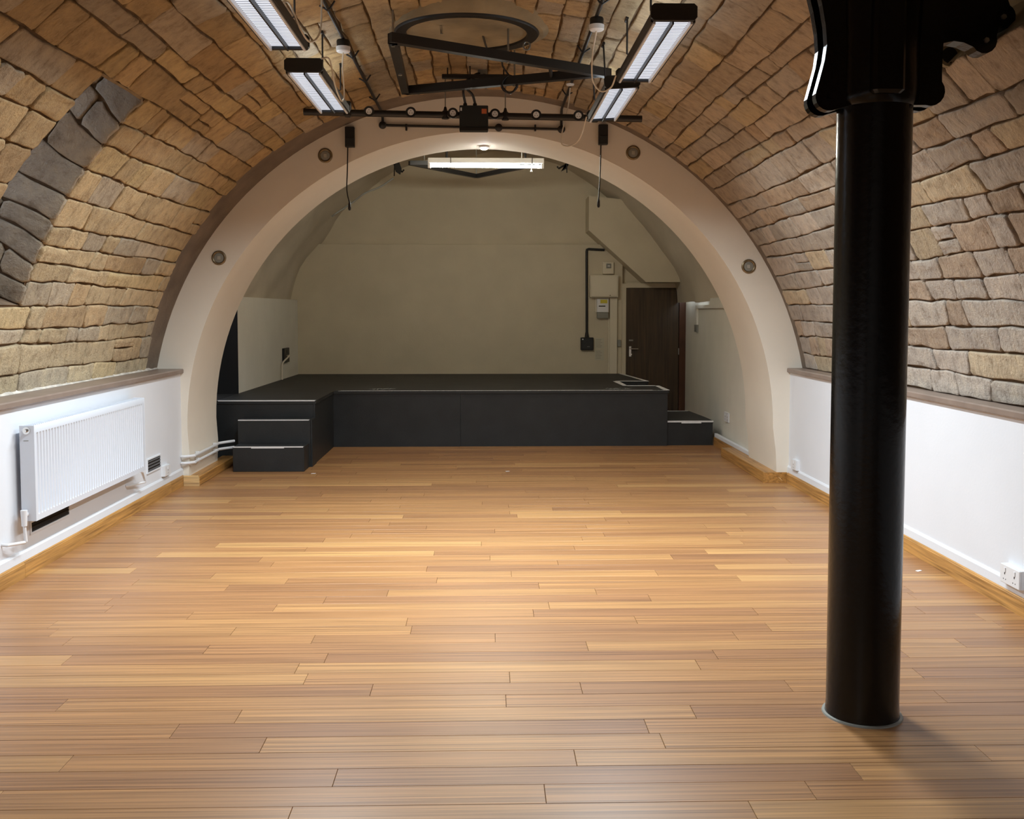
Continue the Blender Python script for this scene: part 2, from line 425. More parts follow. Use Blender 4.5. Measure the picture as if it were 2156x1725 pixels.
def stone_mesh(Q, rr, thick, du, dv):
    """Q(u, v, depth) maps [-1,1]^2 and depth (towards the room) to world"""
    n = 16
    per = []
    for q in range(4):                       # rounded rectangle with slightly uneven edges
        cs = rr.uniform(.010, .030)
        cu, cv = min(.4, cs / du), min(.45, cs / dv)
        lu, lv = (1, cv) if q % 2 else (cu, 1)
        ang = [(-1, -1), (1, -1), (1, 1), (-1, 1)]
        (x0, y0), (x1, y1) = ang[q], ang[(q + 1) % 4]
        w1 = 1 + rr.uniform(-.010, .003) / (du if q % 2 else dv); w2 = 1 + rr.uniform(-.010, .003) / (du if q % 2 else dv)
        for t_, w_ in ((0, 1), (.32, w1), (.68, w2), (1, 1)):
            if q % 2 == 0:
                x = x0 + (x1 - x0) * (cu / 2 + (1 - cu) * t_); per.append((x, y0 * w_))
            else:
                y = y0 + (y1 - y0) * (cv / 2 + (1 - cv) * t_); per.append((x0 * w_, y))
    rings = [(0.0, -.022), (0.0, thick * .6), (.003, thick * .92), (.011, thick)]
    vs = []
    for ins, d in rings:
        su = 1 - min(.5, ins / du); sv = 1 - min(.5, ins / dv)
        for (a, b) in per: vs.append(Q(a * su, b * sv, d * rr.uniform(.88, 1.12) if d > 0 else d))
    tilt = (rr.uniform(-.2, .2), rr.uniform(-.25, .25))
    for (a, b) in per: vs.append(Q(a * .5, b * .5, thick * (1.02 + rr.uniform(-.15, .15) + tilt[0] * a + tilt[1] * b)))
    vs.append(Q(0, 0, thick * rr.uniform(.95, 1.15)))
    fs = []
    for r_ in range(4):
        for k in range(n):
            j = (k + 1) % n; fs.append((r_ * n + k, r_ * n + j, r_ * n + n + j, r_ * n + n + k))
    c = len(vs) - 1
    fs += [(4 * n + k, 4 * n + (k + 1) % n, c) for k in range(n)]
    return MB().add(vs, fs)
rs = random.Random(11)
def lay(i, y0, y1, parent):
    h = hs[i]; sm = (sb[i] + sb[i + 1]) / 2
    ys = [y0]
    while ys[-1] < y1 - .12:
        l = rs.choice((.22, .3, .36, .42, .48, .55, .7)) * rs.uniform(.85, 1.15)
        nx = ys[-1] + l
        if y1 - nx < .16: nx = y1
        ys.append(min(nx, y1))
    sk = [0] + [rs.uniform(-.022, .022) for _ in ys[1:-1]] + [0]
    for k in range(len(ys) - 1):
        g = rs.uniform(.002, .0055)
        a, b, ka, kb = ys[k], ys[k + 1], sk[k], sk[k + 1]
        if b - a < .05: continue
        th = rs.uniform(.008, .024)
        def Q(u, v, d):
            yy0 = a + ka * v + g; yy1 = b + kb * v - g
            y = (yy0 + yy1) / 2 + u * (yy1 - yy0) / 2
            s0 = wav(i, y) + g; s1 = wav(i + 1, y) - g
            return vp((s0 + s1) / 2 + v * (s1 - s0) / 2, y, RV - d)
        halves = [(-1, 1)]
        if h > .165 and rs.random() < .05 and b - a < .6:
            c_ = rs.uniform(-.2, .2); halves = [(-1, c_ - .03), (c_ + .03, 1)]
        for v0, v1 in halves:
            Q2 = lambda u, v, d, v0=v0, v1=v1: Q(u, (v0 + v1) / 2 + v * (v1 - v0) / 2, d)
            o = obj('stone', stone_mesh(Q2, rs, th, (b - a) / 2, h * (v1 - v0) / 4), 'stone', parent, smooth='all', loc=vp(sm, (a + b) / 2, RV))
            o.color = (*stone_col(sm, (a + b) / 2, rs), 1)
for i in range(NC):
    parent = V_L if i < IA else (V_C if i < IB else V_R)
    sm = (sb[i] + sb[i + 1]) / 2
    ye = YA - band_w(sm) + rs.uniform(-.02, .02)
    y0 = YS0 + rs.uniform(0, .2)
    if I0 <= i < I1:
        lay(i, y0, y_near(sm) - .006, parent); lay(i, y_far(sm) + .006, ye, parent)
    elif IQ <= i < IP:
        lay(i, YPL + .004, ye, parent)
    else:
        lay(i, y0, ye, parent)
# rendered strip against the arch
nb = 60
struct('trim_5', MB().grid(lambda i, j: vp(STOT * j / nb, (YA - band_w(STOT * j / nb) - .03 + .012 * math.sin(j * 1.9)) if i == 0 else YA + .02, RV - (.004 if i == 0 else .016)), 1, nb), 'render',
       'grey cement render strip where the vault meets the white arch', smooth='all')
# plastered panel beside the column head
SQ = sb[IQ]; RD = RV + .26
pl = MB().grid(lambda i, j: vp(SPL - (SPL - SQ) * j / 16, YP0 + (YPL - YP0) * i / 4, RD), 4, 16)
for yy in (YP0, YPL): pl.grid(lambda i, j: vp(SPL - (SPL - SQ) * j / 16, yy, RV - .012 + (RD - RV + .012) * i), 1, 16)
for s_ in (SPL, SQ): pl.grid(lambda i, j: vp(s_, YP0 + (YPL - YP0) * i / 4, RV - .012 + (RD - RV + .012) * j), 4, 1)
plo = struct('trim_6', pl, 'plaster', 'smooth olive plaster recess in the vault above the column head', smooth=True)
ph_ = obj('pipe_collar', MB().tube([(2.10, YPL + .01, 2.775), (2.10, YPL - .02, 2.775)], .05, 16), 'plaster', plo)
obj('pipe_hole', MB().tube([(2.10, YPL - .0203, 2.775), (2.10, YPL - .021, 2.775)], .036, 14), 'shadow', ph_)

# window embrasure cut into the left haunch
D = 0.95
fr = V_L
ns = I1 - I0
em = MB()
em.grid(lambda i, j: vp(sb[I0 + j], y_far(sb[I0 + j]) + .012, RV - .0 + D * i / 2), 2, ns)
em.grid(lambda i, j: vp(sb[I0 + j], y_near(sb[I0 + j]), RV + D * i / 2), 2, ns)
em.grid(lambda i, j: vp(sb[I1], (y_near(sb[I1]), y_far(sb[I1]) + .012)[j], RV + D * i / 2), 2, 1)
em.grid(lambda i, j: vp(sb[I0], (y_near(sb[I0]), y_far(sb[I0]) + .012)[j], RV + D * i / 2), 2, 1)
obj('embrasure_lining', em, 'mortar', V_L)
re_ = random.Random(4)
for j in range(I0, I1):
    r0 = RV - .012
    while r0 < RV + D - .05:
        l = re_.choice((.2, .3, .38, .45)) * re_.uniform(.9, 1.1)
        r1 = min(r0 + l, RV + D)
        if RV + D - r1 < .1: r1 = RV + D
        g = .004
        def QJ(u, v, d):
            rr0, rr1 = r0 + g, r1 - g; r = (rr0 + rr1) / 2 + u * (rr1 - rr0) / 2
            bw = lambda k: .022 * math.sin(r * 8 + k) if I0 < k < I1 else 0
            sa_, sb_ = sb[j] + bw(j) + g, sb[j + 1] + bw(j + 1) - g
            s = (sa_ + sb_) / 2 + v * (sb_ - sa_) / 2
            return vp(s, y_far(s) + .012 - d, r)
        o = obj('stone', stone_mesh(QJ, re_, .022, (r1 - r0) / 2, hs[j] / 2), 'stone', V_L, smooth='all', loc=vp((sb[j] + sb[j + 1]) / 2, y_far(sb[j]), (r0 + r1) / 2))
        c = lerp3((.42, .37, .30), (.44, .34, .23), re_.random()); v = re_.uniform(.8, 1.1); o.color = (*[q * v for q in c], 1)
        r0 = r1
for k in range(3):                                  # lintel stones of the embrasure soffit
    a, b = D * k / 3, D * (k + 1) / 3
    def QL(u, v, d):
        r = RV + (a + b) / 2 + u * ((b - a) / 2 - .006); y0, y1 = y_near(sb[I1]), y_far(sb[I1])
        return vp(sb[I1] - d + .0, (y0 + y1) / 2 + v * (y1 - y0) / 2 * .99, r)
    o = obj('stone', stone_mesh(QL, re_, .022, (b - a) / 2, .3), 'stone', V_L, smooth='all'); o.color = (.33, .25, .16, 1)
wm = MB()
def WP(a, b, r): return vp(sb[I0] + (sb[I1] - sb[I0]) * a, y_near(sb[I0]) + (y_far(sb[I0]) - y_near(sb[I0])) * b, r)
win = thing('window_1', 'small daylight window at the end of the stone embrasure', 'window', WP(.5, .5, RV + D)); win['kind'] = 'structure'; del win['category']
fm = MB()
for (a0, a1, b0, b1) in ((0, .08, 0, 1), (.92, 1, 0, 1), (.08, .92, 0, .1), (.08, .92, .9, 1), (.48, .52, .1, .9), (.08, .92, .48, .52)):
    vs = [WP(a, b, RV + D + r) for r in (-.03, .03) for b in (b0, b1) for a in (a0, a1)]
    fm.add(vs, [(0, 2, 3, 1), (4, 5, 7, 6), (0, 1, 5, 4), (2, 6, 7, 3), (0, 4, 6, 2), (1, 3, 7, 5)])
obj('window_frame', fm, 'white', win)
for a0, a1 in ((.08, .48), (.52, .92)):
    for b0, b1 in ((.1, .48), (.52, .9)):
        obj('pane', MB().add([WP(a0, b0, RV + D), WP(a1, b0, RV + D), WP(a1, b1, RV + D), WP(a0, b1, RV + D)], [(0, 1, 2, 3)]), 'glass', win)

# ------------------------------------------------------------------ the white arch
RI = 2.735
def arch_profile():
    inn = [(-RI - .03, -.05), (-RI - .015, .30)]
    for k in range(0, 73):
        a = PI - PI * k / 72
        inn.append((XC + RI * math.cos(a), ZC + RI * math.sin(a)))
    inn += [(RI + .0, .30), (RI + .02, -.05)]
    out = []
    for (x, z) in inn:
        dx, dz = x, z - ZC
        if z <= ZC + .01: out.append((math.copysign(3.55, x), z)); continue
        k = 3.55 / max(abs(dx), 1e-6); k2 = 3.72 / max(dz, 1e-6); k = min(k, k2)
        out.append((dx * k, ZC + dz * k))
    return inn, out
inn, out = arch_profile()
na = len(inn) - 1
am = MB()
am.grid(lambda i, j: ((inn[i][0], YA, inn[i][1]) if j == 0 else (out[i][0], YA, out[i][1])), na, 1)
am.grid(lambda i, j: ((inn[i][0], YB, inn[i][1]) if j == 1 else (out[i][0], YB, out[i][1])), na, 1)
am.grid(lambda i, j: (inn[i][0], (YB, YA)[j], inn[i][1]), na, 1)
am.grid(lambda i, j: (out[i][0], (YA, YB)[j], out[i][1]), na, 1)
bmv = am
struct('wall_arch', am, 'arch', 'cream painted round arch opening on to the stage', smooth=True)
# boxed skirtings round the arch piers
bl = struct('baseboard_arch_left', B(XL + .02, -2.655, YA - .02, 10.86, 0, .085, .004), 'oak', 'oak boxed skirting at the foot of the left arch pier')
obj('end_block', MB().prism([(XL + .024, 0), (-2.655, 0), (-2.655, .07), (-2.66, .078), (-2.66, .085), (-2.668, .096), (XL + .024, .096)], 1, YA - .045, YA - .021), 'pine', bl)['label'] = 'pale pine end block'
br = struct('baseboard_arch_right', B(2.625, RI + .12, YA + .02, 11.25, 0, .10, .004), 'oak', 'oak boxed skirting at the foot of the right arch pier')
obj('end_block', MB().prism([(2.62, 0), (XR - .02, 0), (XR - .02, .10), (2.628, .10), (2.62, .092)], 1, YA - .015, YA + .018), 'oak', br)
obj('scrap', MB().prism([(2.755, .062), (2.78, .045), (2.80, .018), (2.775, .038)], 1, YA - .018, YA - .0155), 'pine', br)['label'] = 'pale splinter mark'
struct('baseboard_stage_right', B(2.755, 2.775, 11.25, 12.2, 0, .10, .003), 'oak', 'oak skirting board between the right arch pier and the step box')
struct('trim_7', B(2.762, 2.80, 10.52, 12.2, .10, .145, .004), 'white', 'white skirting lip beside the step box')

# ------------------------------------------------------------------ stage end of the room
YW = 15.40
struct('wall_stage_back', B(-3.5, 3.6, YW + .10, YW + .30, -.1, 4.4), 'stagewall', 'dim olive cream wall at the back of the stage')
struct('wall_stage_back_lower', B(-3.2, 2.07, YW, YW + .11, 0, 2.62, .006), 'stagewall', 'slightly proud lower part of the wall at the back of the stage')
struct('wall_stage_left', MB().prism([(-2.845, 11.76), (-2.81, YW + .12), (-3.5, YW + .12), (-3.5, 11.76)], 2, -.1, 1.785), 'lit_sidewall', 'cream side wall panel at the left of the stage')
struct('wall_stage_right', MB().prism([(2.775, YB), (3.03, YW + .12), (3.55, YW + .12), (3.55, YB)], 2, -.1, 1.785), 'lit_sidewall', 'cream side wall at the right of the stage')
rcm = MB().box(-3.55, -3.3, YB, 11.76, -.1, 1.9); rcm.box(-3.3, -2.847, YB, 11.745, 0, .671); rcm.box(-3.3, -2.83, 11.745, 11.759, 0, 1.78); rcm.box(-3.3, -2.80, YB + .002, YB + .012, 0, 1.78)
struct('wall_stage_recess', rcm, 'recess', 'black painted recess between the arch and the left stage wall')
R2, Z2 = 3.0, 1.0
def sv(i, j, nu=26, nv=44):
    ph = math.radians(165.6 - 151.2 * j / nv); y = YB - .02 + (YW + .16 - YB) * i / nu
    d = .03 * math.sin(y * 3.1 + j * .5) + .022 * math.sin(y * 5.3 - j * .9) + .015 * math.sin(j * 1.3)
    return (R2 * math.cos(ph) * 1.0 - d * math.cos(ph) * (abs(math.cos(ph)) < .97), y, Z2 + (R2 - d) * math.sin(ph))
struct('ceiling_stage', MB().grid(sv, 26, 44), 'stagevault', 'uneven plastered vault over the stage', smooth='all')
# sloping bulkhead above the door
bk = [(1.515, 3.30), (1.515, 2.80), (2.36, 2.045), (2.93, 2.045), (2.93, 2.4), (2.55, 2.75), (2.0, 3.25)]
struct('trim_8', MB().prism(bk, 1, 15.0, YW + .11), 'stagewall', 'sloping boxed bulkhead above the door at the back of the stage')
# door
dr = thing('door_1', 'dark brown flush door at the back right of the stage', 'door', (2.56, YW, 0)); dr['kind'] = 'structure'; del dr['category']
dl = obj('door_leaf', B(2.12, 2.92, YW - .035, YW + .04, .005, 1.965, .003), 'door', dr)
hd = obj('door_handle', B(2.165, 2.205, YW - .046, YW - .035, .93, 1.09, .006), 'chrome', dl)
hm = MB().tube([(2.185, YW - .046, 1.05), (2.185, YW - .085, 1.05)], .010, 10); hm.tube([(2.18, YW - .083, 1.05), (2.30, YW - .083, 1.05)], .009, 10)
hm.box(2.19, 2.21, YW - .047, YW - .046, .955, .975); obj('lever', hm, 'chrome', dl, smooth=True)
obj('door_latch', B(2.165, 2.23, YW - .043, YW - .035, 1.165, 1.19, .004), 'steel', dl)
obj('door_frame', B(2.925, 3.03, YW - .06, YW + .10, 0, 1.96), 'doorframe', dr)['label'] = 'red brown door jamb'
obj('door_frame', B(2.06, 2.118, YW - .05, YW + .10, 0, 2.03), 'stagewall', dr)
obj('door_frame', B(2.118, 3.0, YW - .05, YW + .10, 1.968, 2.04), 'stagewall', dr)
obj('hinge', MB().tube([(2.922, YW - .045, .96), (2.922, YW - .045, 1.06)], .009, 8), 'steel', dr)

# ------------------------------------------------------------------ stage
SZ = .672
YF, YP = 12.16, 10.86
st = thing('stage_platform', 'low black painted stage with white taped edges under the arch', 'stage', (-.3, 13.0, 0))
dk = [(-3.28, YP), (-1.812, YP), (-1.812, YF), (2.20, YF), (2.20, 12.93), (1.80, 12.93), (1.80, 13.70), (2.20, 13.70), (2.07, YW), (-2.83, YW), (-2.845, 11.76), (-3.28, 11.76)]
# deck: split to convex pieces, 35 mm thick
dm = MB()
for poly in ([(-2.845, YP - .012), (-1.80, YP - .012), (-1.80, YF), (-2.845, YF)],
             [(-2.84, YF), (-1.80, YF), (-1.80, YW - .002), (-2.808, YW - .002)],
             [(-1.80, YF - .014), (1.80, YF - .014), (1.80, YW - .002), (-1.80, YW - .002)],
             [(1.80, YF - .014), (2.20, YF - .014), (2.20, 12.93), (1.80, 12.93)], [(1.80, 13.70), (2.20, 13.70), (2.055, YW - .002), (1.80, YW - .002)]):
    dm.prism(poly, 2, SZ - .036, SZ)
deck = obj('deck', dm, 'deckblack', st)
obj('front_panel', B(-1.81, -.30, YF, YF + .018, 0, SZ - .037), 'stageblack', st)
obj('front_panel', B(-.298, 2.185, YF + .004, YF + .022, 0, SZ - .037), 'stageblack', st)
obj('front_panel', B(-2.86, -1.83, YP, YP + .018, 0.0, SZ - .037), 'stageblack', st)
obj('side_panel', B(-1.828, -1.81, YP - .004, YF, 0, SZ - .037), 'stageblack', st)
obj('side_panel', B(2.168, 2.186, YF + .024, 12.93, 0, SZ - .037), 'stageblack', st)
obj('side_panel', MB().prism([(2.168, 13.70), (2.186, 13.70), (2.06, YW - .01), (2.042, YW - .01)], 2, 0, SZ - .037), 'stageblack', st)
nm_ = MB().box(1.80, 2.19, 12.915, 12.93, 0, SZ - .037); nm_.box(1.785, 1.80, 12.93, 13.70, 0, SZ - .037); nm_.box(1.80, 2.19, 13.70, 13.715, 0, SZ - .037)
obj('notch_lining', nm_, 'stageblack', st)
obj('notch_step', B(1.802, 2.19, 12.932, 13.698, .29, .33), 'deckblack', st)
def tape(parent, poly, z, t=.0025, name='edge_tape'):
    return obj(name, MB().prism(poly, 2, z, z + t), 'tape', parent)
def rect(x0, x1, y0, y1): return [(x0, y0), (x1, y0), (x1, y1), (x0, y1)]
tape(st, rect(-2.84, -1.802, YP - .0135, YP + .012), SZ)
tape(st, rect(-1.72, 2.0, YF - .0155, YF - .004), SZ)
obj('edge_tape', B(-2.83, -1.81, YP - .0145, YP - .0125, SZ - .008, SZ + .002), 'tape', st)
obj('worn_edge', B(-1.75, 2.18, YF - .0155, YF - .0142, SZ - .004, SZ + .001), 'chalk', st)
tape(st, [(2.14, YF), (2.205, YF - .02), (2.205, 12.88), (2.15, 12.88)], SZ)
tape(st, rect(1.80, 2.16, 12.86, 12.94), SZ)
tape(st, [(1.72, 13.70), (1.745, 12.90), (1.80, 12.90), (1.80, 13.70)], SZ)
tape(st, rect(1.76, 2.205, 13.69, 13.77), SZ)
tape(st, [(2.16, 13.76), (2.205, 13.76), (2.065, YW - .01), (2.02, YW - .01)], SZ)
def scribble(x0, x1, y0, y1, n, seed):
    r_ = random.Random(seed); m = MB()
    for k in range(n):
        x = x0 + (x1 - x0) * (k + r_.random() * .6) / n; ya = r_.uniform(y0, (y0 + y1) / 2); yb = r_.uniform((y0 + y1) / 2, y1); dx = r_.uniform(-.02, .04); t = r_.uniform(.006, .016)
        m.prism([(x, ya), (x + t, ya), (x + dx + t, yb), (x + dx, yb)], 2, SZ, SZ + .0012)
        if k % 2: m.prism([(x, (ya + yb) / 2), (x + .045, (ya + yb) / 2 + .03), (x + .045, (ya + yb) / 2 + .05), (x, (ya + yb) / 2 + .02)], 2, SZ, SZ + .0012)
    return m
obj('chalk_mark', scribble(-1.42, -1.12, 12.30, 12.56, 11, 2), 'chalk', st)['label'] = 'faded white chalk scrawl'
obj('chalk_mark', scribble(1.45, 1.78, 12.33, 12.52, 10, 5), 'chalk', st)['label'] = 'faded white chalk scrawl'
# steps up to the stage on the left
sp = thing('stage_steps', 'black wooden steps with white taped nosings at the left of the stage', 'steps', (-2.18, 10.5, 0))
obj('lower_step', B(-2.545, -1.83, 10.285, 10.585, 0, .254, .003), 'stageblack', sp)
obj('upper_step', B(-2.565, -1.818, 10.587, 10.855, 0, .494, .003), 'stageblack', sp)
tape(sp, rect(-2.54, -1.835, 10.28, 10.297), .2535)
tape(sp, rect(-2.56, -1.825, 10.582, 10.597), .4935)
obj('nosing_tape', B(-2.54, -1.84, 10.2828, 10.2845, .2455, .2545), 'tape', sp)
obj('nosing_tape', B(-2.36, -2.03, 10.2815, 10.2828, .238, .2545), 'tape', sp)
obj('nosing_tape', B(-2.56, -1.83, 10.5845, 10.5865, .486, .4945), 'tape', sp)
obj('cheek_board', B(-1.816, -1.80, 10.60, 10.853, 0, .49), 'stageblack', sp)
sx = thing('step_box', 'black wooden step box with white taped nosing at the right of the stage', 'steps', (2.49, 12.8, 0))
obj('tread', MB().prism([(2.19, 12.19), (2.748, 12.19), (2.745, 12.6), (2.70, 13.42), (2.19, 13.42)], 2, .27, .296), 'deckblack', sx)
obj('riser_panel', B(2.192, 2.742, 12.20, 12.218, 0, .269), 'stageblack', sx)
obj('side_panel', B(2.722, 2.740, 12.22, 13.0, 0, .269), 'stageblack', sx)
tape(sx, rect(2.192, 2.748, 12.185, 12.21), .296)
obj('nosing_tape', B(2.192, 2.748, 12.1875, 12.1895, .280, .298), 'tape', sx)
obj('nosing_tape', B(2.36, 2.60, 12.186, 12.1875, .268, .298), 'tape', sx)
tape(sx, rect(2.20, 2.68, 13.395, 13.42), .296)

# ------------------------------------------------------------------ iron column
CX, CY, CR = 1.515, 3.99, .1405
col = thing('iron_column', 'glossy black cast iron column with bracketed head', 'column', (CX, CY, 0))
obj('shaft', MB().lathe([(CR + .004, .004), (CR + .002, .02), (CR, .05), (CR + .001, 1.2), (CR + .001, 2.40), (CR + .003, 2.415)], (CX, CY, 0), 2, 48), 'iron', col, smooth=True)
obj('base_ring', MB().lathe([(CR + .004, 0), (CR + .016, 0), (CR + .014, .006), (CR + .004, .007)], (CX, CY, 0), 2, 48, ring=True), 'greyplastic', col, smooth=True)['label'] = 'grey sealant ring at the floor'
obj('head', MB().lathe([(CR + .003, 2.405), (CR + .018, 2.42), (CR + .024, 2.45), (CR + .022, 2.62), (CR + .03, 2.80), (CR + .05, 3.0), (CR + .07, 3.19)], (CX, CY, 0), 2, 32), 'iron', col, smooth=True)
def lobe(cx, cz, r, a0, a1, n=7): return [(cx + r * math.cos(math.radians(a0 + (a1 - a0) * k / n)), cz + r * math.sin(math.radians(a0 + (a1 - a0) * k / n))) for k in range(n + 1)]
lp = [(1.40, 2.405)] + lobe(1.312, 2.437, .055, -60, -190) + [(1.272, 2.50), (1.290, 2.57), (1.298, 2.63), (1.292, 2.70), (1.277, 2.78), (1.25, 2.88), (1.21, 2.99), (1.17, 3.10), (1.45, 3.14)]
rp = [(1.63, 2.405)] + lobe(1.700, 2.458, .056, -110, 40) + [(1.742, 2.53), (1.744, 2.62), (1.75, 2.72), (1.765, 2.82), (1.80, 2.92), (1.84, 3.02), (1.88, 3.06), (1.58, 3.14)]
for yy in (3.93, 4.035):
    obj('bracket_plate', MB().prism(lp, 1, yy - .02, yy + .02), 'iron', col)
    obj('bracket_plate', MB().prism(rp, 1, yy - .02, yy + .02), 'iron', col)
obj('front_rib', B(CX - .075, CX + .045, CY - CR - .05, CY - CR + .02, 2.43, 3.14, .012), 'iron', col)
ap = [(1.70, 2.66), (1.80, 2.685), (1.855, 2.703), (1.90, 2.712), (1.94, 2.706)] + lobe(2.025, 2.715, .052, -150, 20) + [(2.082, 2.765)] + lobe(2.10, 2.812, .05, -70, 60) + [(2.10, 2.92), (2.06, 2.98), (1.90, 3.04), (1.70, 3.05)]
arm = obj('side_arm', MB().prism(ap, 1, 4.16, 4.24), 'iron', col)
for bx, bz in ((2.03, 2.715), (2.098, 2.808)):
    obj('bolt', MB().tube([(bx, 4.162, bz), (bx, 4.15, bz)], .011, 6), 'steel', arm)
obj('bolt', MB().tube([(1.312, 3.912, 2.437), (1.312, 3.902, 2.437)], .009, 6), 'iron', col)

# ------------------------------------------------------------------ radiator
rd = thing('radiator', 'long white panel radiator on the left wall under the ledge', 'radiator', (-2.75, 7.14, .35))
Y0, Y1, Z0, Z1 = 6.155, 8.13, .357, .935
XB_, XF_ = -2.785, -2.702
obj('back_panel', B(XB_, XB_ + .012, Y0 + .02, Y1 - .02, Z0, Z1 - .02), 'enamel', rd)
fp = MB(); nr = 45; prof = []
for k in range(nr):
    a = Y0 + .03 + (Y1 - Y0 - .06) * k / nr; l = (Y1 - Y0 - .06) / nr
    prof += [(a, 0), (a + l * .2, -.013), (a + l * .42, -.013), (a + l * .60, 0)]
prof.append((Y1 - .03, 0)); prof = [(Y0, 0)] + prof + [(Y1, 0)]
zz = [(Z0, 0), (Z0 + .035, 0), (Z0 + .05, 1), (Z1 - .06, 1), (Z1 - .045, 0), (Z1 - .008, 0), (Z1, -9)]
fp.grid(lambda i, j: (XF_ + (-.006 if zz[j][1] == -9 else prof[i][1] * zz[j][1]), prof[i][0], zz[j][0]), len(prof) - 1, len(zz) - 1)
fp.grid(lambda i, j: (XF_ - .016 * j, prof[i][0], Z0), len(prof) - 1, 1)
obj('front_panel', fp, 'enamel', rd, smooth=True)
for yy in (Y0 - .004, Y1):
    e = obj('end_cover', B(XB_ - .004, XF_ + .001, yy, yy + .004, Z0, Z1, .001), 'enamel', rd)
tg = B(XB_, XF_ - .004, Y0, Y1, Z1 - .012, Z1 - .006)
for k in range(70):
    yy = Y0 + .02 + (Y1 - Y0 - .04) * k / 70; tg.box(XB_ + .012, XF_ - .02, yy, yy + .012, Z1 - .006, Z1 - .001)
obj('top_grille', tg, 'enamel', rd)
obj('bleed_cap', MB().tube([(-2.745, Y0 - .004, .905), (-2.745, Y0 - .012, .905), (-2.745, Y0 - .012, .905), (-2.745, Y0 - .03, .905)], [.022, .022, .011, .009], 14), 'chrome', rd)
obj('maker_mark', B(-2.765, -2.735, Y0 - .0052, Y0 - .0042, .842, .846), 'greyplastic', rd)
vm = MB().tube([(-2.76, Y0 + .02, .40), (-2.76, Y0 - .04, .40)], .016, 10); vm.tube([(-2.76, Y0 - .035, .43), (-2.76, Y0 - .035, .335)], [.02, .016], 12)
vm.tube([(-2.76, Y0 - .035, .335), (-2.755, Y0 - .03, .24), (-2.76, Y0 - .03, .235), (-2.79, Y0 - .20, .255), (-2.82, Y0 - .20, .257)], .010, 10)
obj('valve', vm, 'plastic', rd, smooth=True)
vm = MB().tube([(-2.75, Y1 - .03, .36), (-2.75, Y1 + .06, .33), (-2.76, Y1 + .16, .235), (-2.79, Y1 - .10, .25), (-2.82, Y1 - .12, .25)], .009, 8)
obj('return_pipe', vm, 'plastic', rd, smooth=True)
obj('wall_bracket', B(-2.82, -2.785, Y0 + .2, Y0 + .23, .45, .80), 'enamel', rd); obj('wall_bracket', B(-2.82, -2.785, Y1 - .23, Y1 - .2, .45, .80), 'enamel', rd)

def vent(name, label, y0, y1, z0, z1, mat):
    t = thing(name, label, 'vent', (XL, (y0 + y1) / 2, z0))
    obj('backing', B(XL, XL + .004, y0, y1, z0, z1), 'shadow', t)
    fmv = MB().box(XL, XL + .010, y0 - .012, y0, z0 - .012, z1 + .012); fmv.box(XL, XL + .010, y1, y1 + .012, z0 - .012, z1 + .012)
    fmv.box(XL, XL + .010, y0, y1, z1, z1 + .012); fmv.box(XL, XL + .010, y0, y1, z0 - .012, z0); obj('vent_frame', fmv, 'white', t)
    n = max(3, int((z1 - z0) / .022))
    for k in range(n):
        z = z0 + (z1 - z0) * (k + .3) / n; obj('slat', B(XL + .004, XL + .009, y0, y1, z, z + .008), mat, t)
vent('wall_vent', 'grey slatted wall vent beside the far end of the radiator', 8.52, 8.85, .275, .375, 'grille')
vent('wall_vent', 'dark wall vent half hidden under the near end of the radiator', 6.33, 6.90, .25, .31, 'shadow')

# ------------------------------------------------------------------ sockets and switches
def socket(name, label, face, pos, w_, h_, d_, mat='plastic', gang=1, cat='socket', detail=True):
    """face: '+x', '-x' or '-y' is the way it looks; pos = middle of its back on the wall"""
    t = thing(name, label, cat, pos)
    x, y, z = pos
    def bx(a0, a1, z0, z1, d0, d1, ch=0):
        if face == '+x': return B(x + d0, x + d1, y + a0, y + a1, z + z0, z + z1, ch=ch)
        if face == '-x': return B(x - d1, x - d0, y + a0, y + a1, z + z0, z + z1, ch=ch)
        return B(x + a0, x + a1, y - d1, y - d0, z + z0, z + z1, ch=ch)
    obj('back_box', bx(-w_ / 2, w_ / 2, -h_ / 2, h_ / 2, 0, d_ * .75), mat, t)
    obj('face_plate', bx(-w_ / 2 - .001, w_ / 2 + .001, -h_ / 2 - .001, h_ / 2 + .001, d_ * .75, d_, .003), mat, t)
    if detail:
        for g in range(gang):
            c = -w_ / 2 + w_ * (g + .5) / gang
            obj('rocker_switch', bx(c - .010, c + .006, h_ * .12, h_ * .36, d_, d_ + .004), mat, t)
            sl = bx(c - .004, c + .004, -h_ * .02, h_ * .10, d_ - .002, d_ + .0006)
            for dx in (-.014, .010):
                b2 = bx(c + dx, c + dx + .006, -h_ * .30, -h_ * .24, d_ - .002, d_ + .0006); sl.add(b2.v, b2.f)
            obj('pin_slots', sl, 'shadow', t, kind='stuff')
    return t
socket('wall_socket', 'small white socket box low on the left wall near the arch', '+x', (XL, 8.97, .225), .16, .09, .035)
socket('wall_socket', 'small white socket box low on the right wall near the arch', '-x', (XR, 9.24, .21), .15, .09, .035)
socket('wall_socket', 'white double socket low on the right wall near the camera', '-x', (XR, 5.345, .195), .20, .10, .045, gang=2)
socket('wall_socket', 'white junction box cut by the right edge of the picture', '-x', (XR, 5.17, .135), .09, .07, .03, detail=False)
socket('wall_socket', 'white double switch plate on the wall above the step box', '-x', (2.845, 11.88, .375), .22, .11, .018, gang=2)
socket('wall_switch', 'grey switch on the right stage wall under white trunking', '-x', (2.97, 14.2, 1.378), .16, .10, .04, 'greyplastic', cat='switch')
tr = thing('cable_trunking', 'white cable trunking on the right stage wall above the grey switch', 'trunking', (2.97, 14.2, 1.43))
obj('vertical_run', B(2.935, 2.968, 14.15, 14.24, 1.43, 1.70), 'lit_sidewall', tr)
